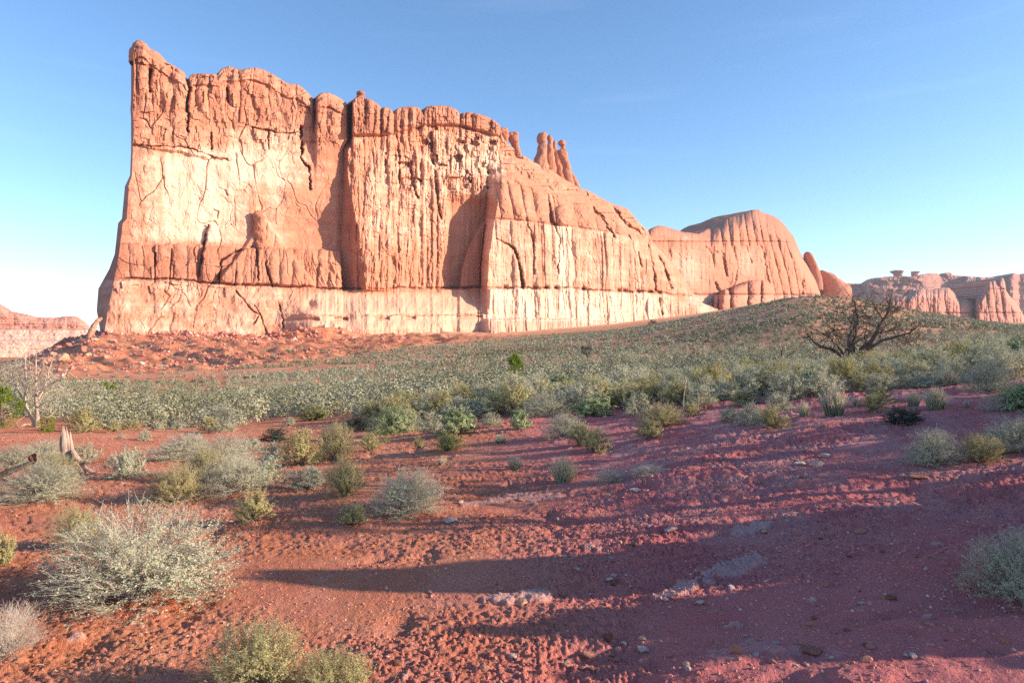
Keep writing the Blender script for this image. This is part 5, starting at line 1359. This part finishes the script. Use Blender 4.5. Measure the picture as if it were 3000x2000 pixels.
for pts in ([(830,1260,24),(880,1330,28),(930,1380,26),(1000,1390,20),(1060,1400,9)], [(800,1330,16),(850,1400,16),(900,1460,14),(940,1500,8)],
            [(930,1400,22),(980,1450,24),(1040,1490,24),(1100,1505,12)], [(880,1470,30),(950,1530,24),(1060,1530,18),(1150,1515,6)], [(960,1440,16),(975,1490,14),(985,1530,10)]):
    V, Q = limb_mesh(px_lines([(-.04, pts)], cvx, zs - .03, None), 9, .16, 72); keep_parent(mesh_obj("root", V, quads=Q, mat=M_STUMP), st)
# black fallen log
_, zl, gl = place(40, 1400)
L = px_lines([(.5, [(-120,1570,46),(0,1535,42),(120,1490,38),(240,1440,34),(330,1400,26),(380,1370,16)])], cvx, zl, None)
V, Q = limb_mesh(L, 14, .14, 75)
tag(mesh_obj("fallen_log", V, quads=Q, mat=mat_plain("charred_log", (.018, .014, .013), (.085, .06, .05), 6.0, (1, 1, .3), .7, .04), smooth=True), "dark fallen log lying at the left edge in front of the stump", "log")
V, Q = limb_mesh(px_lines([(.05, [(375,1415,8),(378,1370,40),(372,1330,42),(392,1295,26),(398,1282,6)])], cvx, zl + .5, None), 12, .2, 76)
tag(mesh_obj("charred_stub", V, quads=Q, mat=mat_plain("rusty_wood", (.10, .03, .018), (.26, .09, .05), 8.0, (1, 1, 1), .7, .03)), "short reddish burnt stub at the inner end of the dark fallen log", "stump")
# tall curved stalks
for lab, pts in (("tall straight dry stalk rising above the wide yellow olive shrub", [(793,780,4),(795,690,4),(800,610,4),(812,540,4.5),(820,450,5),(812,385,2)]),
                 ("shorter curled dry stalk right of the tall straight one", [(850,880,4),(900,830,4),(950,770,4),(968,690,4.5),(962,620,4),(955,595,2)])):
    _, zz, _ = place(2003, 1222)
    V, Q = limb_mesh(px_lines([(.02, pts)], cvs, zz, None), 6, .1, 77)
    tag(mesh_obj("dry_stalk", V, quads=Q, mat=M_PALEW), lab, "dry stalk", "dry flower stalks")

# ------------------------------------------------------------------ stones
def stone_mesh(name, seed, flat=.5, n=16):
    import bmesh
    rg = np.random.default_rng(seed); bm = bmesh.new()
    for p in rg.normal(size=(n, 3)):
        p = p / np.linalg.norm(p) * (.8 + .2 * rg.random()); bm.verts.new((p[0] * .5, p[1] * .5, p[2] * .5 * flat + .3 * flat))
    bmesh.ops.convex_hull(bm, input=bm.verts)
    bmesh.ops.delete(bm, geom=[v for v in bm.verts if not v.link_faces], context='VERTS')
    bmesh.ops.bevel(bm, geom=bm.edges[:], offset=.035, segments=1, affect='EDGES')
    bmesh.ops.triangulate(bm, faces=bm.faces[:])
    bmesh.ops.subdivide_edges(bm, edges=bm.edges[:], cuts=1)
    P = np.array([v.co[:] for v in bm.verts]); d = fbm3(P + seed, 5.0, 3, seed)
    for v, q in zip(bm.verts, d): v.co *= 1 + .13 * q
    me = bpy.data.meshes.new(name); bm.to_mesh(me); bm.free(); return me
def mat_stone(nm, a, b):
    g = NT(nm); o = g.obj(); n = g.noise(o, 3.0, 7, .7); r = g.n("ShaderNodeObjectInfo").outputs["Random"]
    c = g.mix(g.ramp(n, .3, .7), a, b); c = g.mix(g.math('MULTIPLY', r, .35), c, tuple(.6 * v for v in a))
    g.l(c, g.b.inputs["Base Color"]); g.l(g.bump(n, .5, .06), g.b.inputs["Normal"]); return g.m
MS = {'red': mat_stone("red_stone", (.40, .15, .10), (.58, .28, .20)), 'pale': mat_stone("pale_stone", (.50, .34, .28), (.66, .50, .42)),
      'grey': mat_stone("grey_stone", (.40, .27, .26), (.54, .41, .39)), 'dark': mat_stone("dark_red_stone", (.20, .075, .055), (.34, .14, .10)), 'orange': mat_stone("orange_stone", (.56, .27, .16), (.72, .42, .28))}
SM = {}
for c_ in MS:
    for v_ in range(4):
        me = stone_mesh("stone", 500 + v_ * 11, (.45, .62, .8, .3)[v_]); me.materials.append(MS[c_]); SM[c_, v_] = me
def put_stone(name, px, py, w, h, col, label, group=None, v=0, cat="stone", seed=0, dz=0.0):
    X, Z, g0 = place(px, py, 1.8); W = w * Z / FPX; Hh = h * Z / FPX
    rs = np.random.RandomState(int(px * 7 + py)); f = (.45, .62, .8, .3)[v]
    o = bpy.data.objects.new(name, SM[col, v]); COL.objects.link(o)
    Z2 = Z + .35 * W; X2 = px_a(px) * Z2
    o.location = (X2, Z2, hgt(X2, Z2) + dz - .16 * Hh); o.rotation_euler = (rs.uniform(-.12, .12), rs.uniform(-.12, .12), rs.uniform(0, 6.28))
    o.scale = (W, W * rs.uniform(.7, 1), max(Hh, .12 * W) / (.62 * f) * .62)
    return tag(o, label, cat, group)
for px, py, w, h, col, v, lab in [
 (2377,1928,92,34,'dark',0,"flat dark red rock beside the grey flagstone at the bottom right"), (2160,1948,50,46,'red',2,"upright angular red stone below the grey flagstone"),
 (2396,1366,44,26,'pale',1,"whitest stone on the shaded slope"), (2345,1362,46,16,'pale',3,"flat pale stone left of the whitest stone"), (2420,1340,44,16,'grey',3,"flat greyish stone just above the whitest stone"),
 (1784,1462,24,22,'pale',1,"small round pale stone at the sunlit strip of the path"), (1859,1452,46,12,'pale',3,"flat pale stone right of the small round pale one"),
 (1319,1530,50,13,'pale',3,"pale bone like stone in the shadow at centre"), (1526,1772,56,24,'orange',0,"orange flat stone in the sunlit strip near the bottom centre"),
 (1783,1862,42,34,'dark',2,"dark red clod standing between two sunlit strips"), (1966,1570,50,18,'grey',3,"long grey stone below the end of the sunlit strip"),
 (1882,1898,54,16,'pale',3,"thin pale slab piece in the lowest shadow band"), (1721,1906,56,24,'red',0,"broad reddish stone left of the thin pale slab piece"),
 (1806,1712,40,26,'dark',1,"dark crumbly clod in the middle shadow band"), (2050,1772,42,20,'pale',0,"pale stone under the long light ledge"), (1950,1760,26,14,'pale',1,"little pale stone at the lower left of the long light ledge"),
 (1419,1966,42,26,'orange',1,"orange lump in the sunlit soil at the bottom"), (2012,1965,26,22,'orange',2,"small upright orange stone left of the angular red stone"), (2611,1766,42,28,'dark',2,"isolated dark red stone low on the purple slope"),
 (2348,1414,26,18,'dark',1,"dark clod below the whitest stone"), (2540,1958,60,28,'red',0,"rounded red stone in the bottom right corner area"), (1349,1476,30,15,'orange',1,"orange stone at the left end of the sunlit strip"),
 (1527,1468,34,14,'red',0,"low reddish stone on the edge of the sunlit strip"), (1817,1600,22,16,'orange',2,"orange pebble on the thin sunlit band"), (2520,1565,50,20,'red',0,"red stone on the bare slope above the isolated dark red one"),
 (2700,1405,90,16,'red',3,"thin crust of red rock below the joined sunlit shrubs")]:
    put_stone("stone", px, py, w, h, col, lab, None, v)
rg = np.random.default_rng(91); n = 0
while n < 150:
    px = rg.uniform(1150, 2950); py = 1330 + 660 * rg.random() ** .8
    if px < 1500 and rg.random() < .5: continue
    if any(((px - b[0]) / 90) ** 2 + ((py - b[1]) / 40) ** 2 < 1 for b in [(1650,1390),(1850,1390),(2735,1340),(2870,1340),(2990,1740)]): continue
    w = rg.uniform(9, 26) * (.5 + (py - 1200) / 700)
    c_ = rg.choice(['red', 'grey', 'pale', 'dark', 'orange'], p=[.38, .24, .12, .14, .12])
    put_stone("stone", px, py, w, w * rg.uniform(.35, .6), c_, {'red': "small red stone", 'grey': "small grey stone", 'pale': "small pale stone", 'dark': "small dark clod", 'orange': "small orange stone"}[c_] + " scattered over the bare slope of the foreground",
              "%s stones scattered over the foreground" % c_, int(rg.integers(0, 4))); n += 1

def rubble(name, P, size, mats, label, cat, seed):
    """many little angular stones as one object"""
    rg = np.random.default_rng(seed); n = len(P)
    base = np.array([[1,0,0],[0,1,0],[-1,0,0],[0,-1,0],[.1,.1,.8],[.0,.0,-.5]], float)
    F = np.array([[0,1,4],[1,2,4],[2,3,4],[3,0,4],[1,0,5],[2,1,5],[3,2,5],[0,3,5]])
    a = rg.random(n) * 6.283; c, s = np.cos(a), np.sin(a)
    B = base[None] * (1 + .5 * (rg.random((n, 6, 3)) - .5)) * np.array([.5, .5, .5])
    B[:, 4, :2] += .35 * (rg.random((n, 2)) - .5)
    x = B[..., 0] * c[:, None] - B[..., 1] * s[:, None]; y = B[..., 0] * s[:, None] + B[..., 1] * c[:, None]
    V = np.stack([x, y * 1.0, B[..., 2]], -1) * size[:, None, None] + P[:, None]
    T = (F[None] + 6 * np.arange(n)[:, None, None]).reshape(-1, 3)
    o = mesh_obj(name, V.reshape(-1, 3), tris=T, mat=mats, attrs={"tint": np.repeat(rg.random(n), 6)})
    return tag(o, label, cat, kind="stuff")
def mat_rubble():
    g = NT("rubble_rock"); t = g.attr("tint")
    c = g.mix(g.ramp(t, 0, .6), (.44, .14, .10), (.56, .22, .16)); c = g.mix(g.ramp(t, .90, 1.0), c, (.68, .46, .36)); g.l(c, g.b.inputs["Base Color"]); return g.m
M_RUB = mat_rubble()
n = 170000; Z = np.exp(rg.uniform(math.log(2.4), math.log(20), n)); a = rg.uniform(-.82, .82, n); X = a * Z
k = rg.random(n) < np.clip(.45 + .2 * sm(0, 1.5, X) + .8 * fbm(X * 1.1, Z * 1.1, 3, 441), .06, 1) * (Z / 20) ** .6
X, Z = X[k], Z[k]; sz = .005 + .018 * rg.random(len(X)) ** 4 + .0010 * Z
rubble("pebbles", np.stack([X, Z, ground_h(X, Z)], 1), sz, M_RUB, "pebbles and crumbs of soil strewn over the red ground", "pebbles", 6)
n = 14000; Z = rg.uniform(165, 350, n); a = rg.uniform(-.73, -.15, n); X = a * Z
tm = talus_mask(X, Z)
k = (tm > .5) & (rg.random(n) < np.clip(.35 + .5 * fbm(X / 12, Z / 18, 3, 443) + .5 * sm(250, 320, Z), .03, 1) * (1 - .75 * sm(-.45, -.25, a)))
X, Z = X[k], Z[k]; sz = .35 + (1.6 + 2.2 * sm(265, 320, Z)) * rg.random(len(X)) ** 3
rubble("rubble", np.stack([X, Z, ground_h(X, Z) + .05 * sz], 1), sz, M_RUB, "broken rock strewn down the red slope under the butte", "rubble", 7)
for i, (px, py, w, h, col, v) in enumerate([(197,1012,24,13,'red',2),(172,1019,24,13,'red',1),(149,1029,23,15,'dark',2),(205,1024,40,18,'red',0),(185,1060,44,38,'orange',2),(128,1073,32,34,'orange',1),(157,1042,30,20,'orange',0),
    (245,1030,28,26,'red',2),(310,1053,26,20,'orange',0),(257,1046,28,18,'orange',0),(185,1110,18,30,'pale',2),(226,1120,36,16,'orange',0),(157,1112,24,16,'pale',1),(415,1067,28,16,'pale',0),(215,1007,18,10,'pale',0),(252,1000,40,15,'dark',3),
    (212,1068,24,16,'red',2),(142,1060,22,20,'red',1),(278,998,30,12,'orange',3),(235,1012,22,12,'pale',0),(110,1066,24,20,'red',2),(330,1004,30,10,'pale',3),(175,1075,20,14,'dark',1)]):
    put_stone("boulder", px, py, w, h, col, {'red': "red boulder", 'dark': "shaded dark boulder", 'orange': "rounded orange boulder", 'pale': "pale boulder"}[col] + " on the rubble ridge running down left of the butte",
              "%s boulders on the rubble ridge" % col, v, "boulder")
put_stone("boulder", 458, 1194, 30, 17, 'pale', "pale rounded boulder among the valley shrubs at left", None, 1, "boulder")
o = spire("rock_pillar", PW, [(262,992,9),(266,975,9),(273,960,8),(281,945,7),(289,937,7.5),(294,931,6),(297,929,2)], 14, M_ROCK, None, 51, .3, .3, 4, .2, 24)
tag(o, "leaning rock pillar propped against the left foot of the big butte", "rock formation")

# ------------------------------------------------------------------ unseen rock and junipers, added out of view to shade the slope
TANS = math.tan(SUN_EL)
EDGE = [(2.6,2.6),(3.15,2.5),(3.26,.2),(3.42,.2),(3.48,2.0),(3.60,2.0),(3.68,-.2),(3.82,.2),(3.9,2.0),(4.2,1.9),(4.35,-1.0),(4.6,-1.9),(4.78,-1.2),(4.88,1.4),(5.15,1.6),(5.3,-.4),(5.55,.6),(5.65,.3),(5.9,-.6),(6.2,.2),(6.3,1.9),(6.55,1.9),(6.75,-1.6),(7.2,-2.1),(8.2,-2.2),(9.2,-1.6),(10,-.6)]
ez = np.array([e[0] for e in EDGE]); ex = np.array([e[1] for e in EDGE])
zz = np.linspace(2.6, 10, 260); xe = np.interp(zz, ez, ex)
xr_ = .80 * zz + 2.6; crest = (xr_ - xe) * TANS + ground_h(xe, zz, False)
yc = zz - (xr_ - xe) * (-math.cos(SUN_AZ) / math.sin(SUN_AZ)) * -1.0 * -1.0
yc = zz + (xr_ - xe) * (math.cos(SUN_AZ) / math.sin(SUN_AZ))
rows = []; prof = [(-1.0, -.25), (-.75, .35), (-.45, .72), (-.2, .95), (0, 1.0), (.5, .93), (1.2, .8), (2.2, .45), (3.0, -.1)]
for dx, f in prof:
    xx = xr_ + dx; g = ground_h(xx, yc, False)
    z_ = g + (crest - g) * f * np.interp(zz, [5.2, 5.7], [1, .5]); nn = fbm(xx * 1.5, yc * 1.5 + f * 4, 4, 451)
    rows.append(np.stack([xx + .25 * nn * (dx != 0), yc + .1 * nn * (dx != 0), z_ + .22 * nn * (0 < f < 1) + .22 * fbm(yc * 7, yc * 0 + f, 4, 452) * (f > .9)], 1))
o = mesh_obj("shadow_outcrop", np.concatenate(rows), quads=grid_quads(len(prof), len(zz)), mat=M_ROCK, attrs={k: np.full(len(zz) * len(prof), .1) for k in ("paleness", "dark", "sand")})  # added caster, its crest shaped to throw the shadow bands
tag(o, "unseen jagged outcrop added beyond the right edge to throw shadow bands over the slope", "shadow caster")

for i, (X, Y, W, H, lab) in enumerate([(8.2, 4.9, 1.9, 2.9, "nearest of the unseen junipers added to shade the slope, beside the added outcrop"), (9.3, 6.2, 2.3, 3.3, "broad unseen juniper added to shade the slope, second from the added outcrop"),
        (10.4, 7.5, 2.3, 3.6, "tall unseen juniper added to shade the slope, third from the added outcrop"), (11.6, 8.9, 2.4, 3.7, "farthest unseen juniper added to shade the slope")]):
    juniper("green_juniper", lab, 0, 0, 0, 0, 1500, 60 + i, 'ball', 'juniper', .030, (X, Y, W, H))  # added out of view; sparse crowns dapple the shade

# twigs and dry litter lying under the shrubs
n = 650; P = []; Rr = []
for _ in range(n):
    if rg.random() < .8:
        fx, fy, fr = _foot[rg.integers(len(_foot))]; an = rg.uniform(0, 6.28); q = fr * rg.uniform(.6, 1.9); x, y = fx + q * math.cos(an), fy + q * math.sin(an)
    else: y = rg.uniform(2.6, 14); x = y * rg.uniform(-.8, .8)
    an = rg.uniform(0, 6.28); l = rg.uniform(.02, .11) * (1 + .04 * y)
    t = np.linspace(0, l, 4); px_ = x + t * math.cos(an) + rg.normal(size=4) * .08 * l; py_ = y + t * math.sin(an) + rg.normal(size=4) * .08 * l
    P.append(np.stack([px_, py_, t * 0 + rg.uniform(0, .02)], 1)); Rr.append(np.full(4, rg.uniform(.0014, .0034) * (1 + .05 * y)))
P = np.array(P); P[..., 2] += ground_h(P[..., 0], P[..., 1]) + .004
V, Q = tubes(P, np.array(Rr))
tag(mesh_obj("twig_litter", V, quads=Q, mat=M_TWIGD), "dry twigs and plant litter lying on the soil", "litter", kind="stuff")
# ------------------------------------------------------------------ the air
def build_haze(dens):
    import bmesh
    bm = bmesh.new(); bmesh.ops.create_cube(bm, size=1.0)
    x0_, x1_, y0_, y1_, z0_, z1_ = -13500, 13500, -13500, 13500, -40, 175
    for v in bm.verts: v.co = (x0_ if v.co.x < 0 else x1_, y0_ if v.co.y < 0 else y1_, z0_ if v.co.z < 0 else z1_)
    me = bpy.data.meshes.new("haze"); bm.to_mesh(me); bm.free()
    m = bpy.data.materials.new("thin_air"); m.use_nodes = True; t = m.node_tree
    t.nodes.remove(t.nodes["Principled BSDF"]); vol = t.nodes.new("ShaderNodeVolumePrincipled")
    vol.inputs["Color"].default_value = (.80, .87, 1.0, 1); vol.inputs["Density"].default_value = dens
    vol.inputs["Anisotropy"].default_value = 0.2
    t.links.new(vol.outputs[0], t.nodes["Material Output"].inputs["Volume"])
    me.materials.append(m); o = bpy.data.objects.new("haze", me); COL.objects.link(o); tag(o, kind="stuff")
build_haze(.00007)
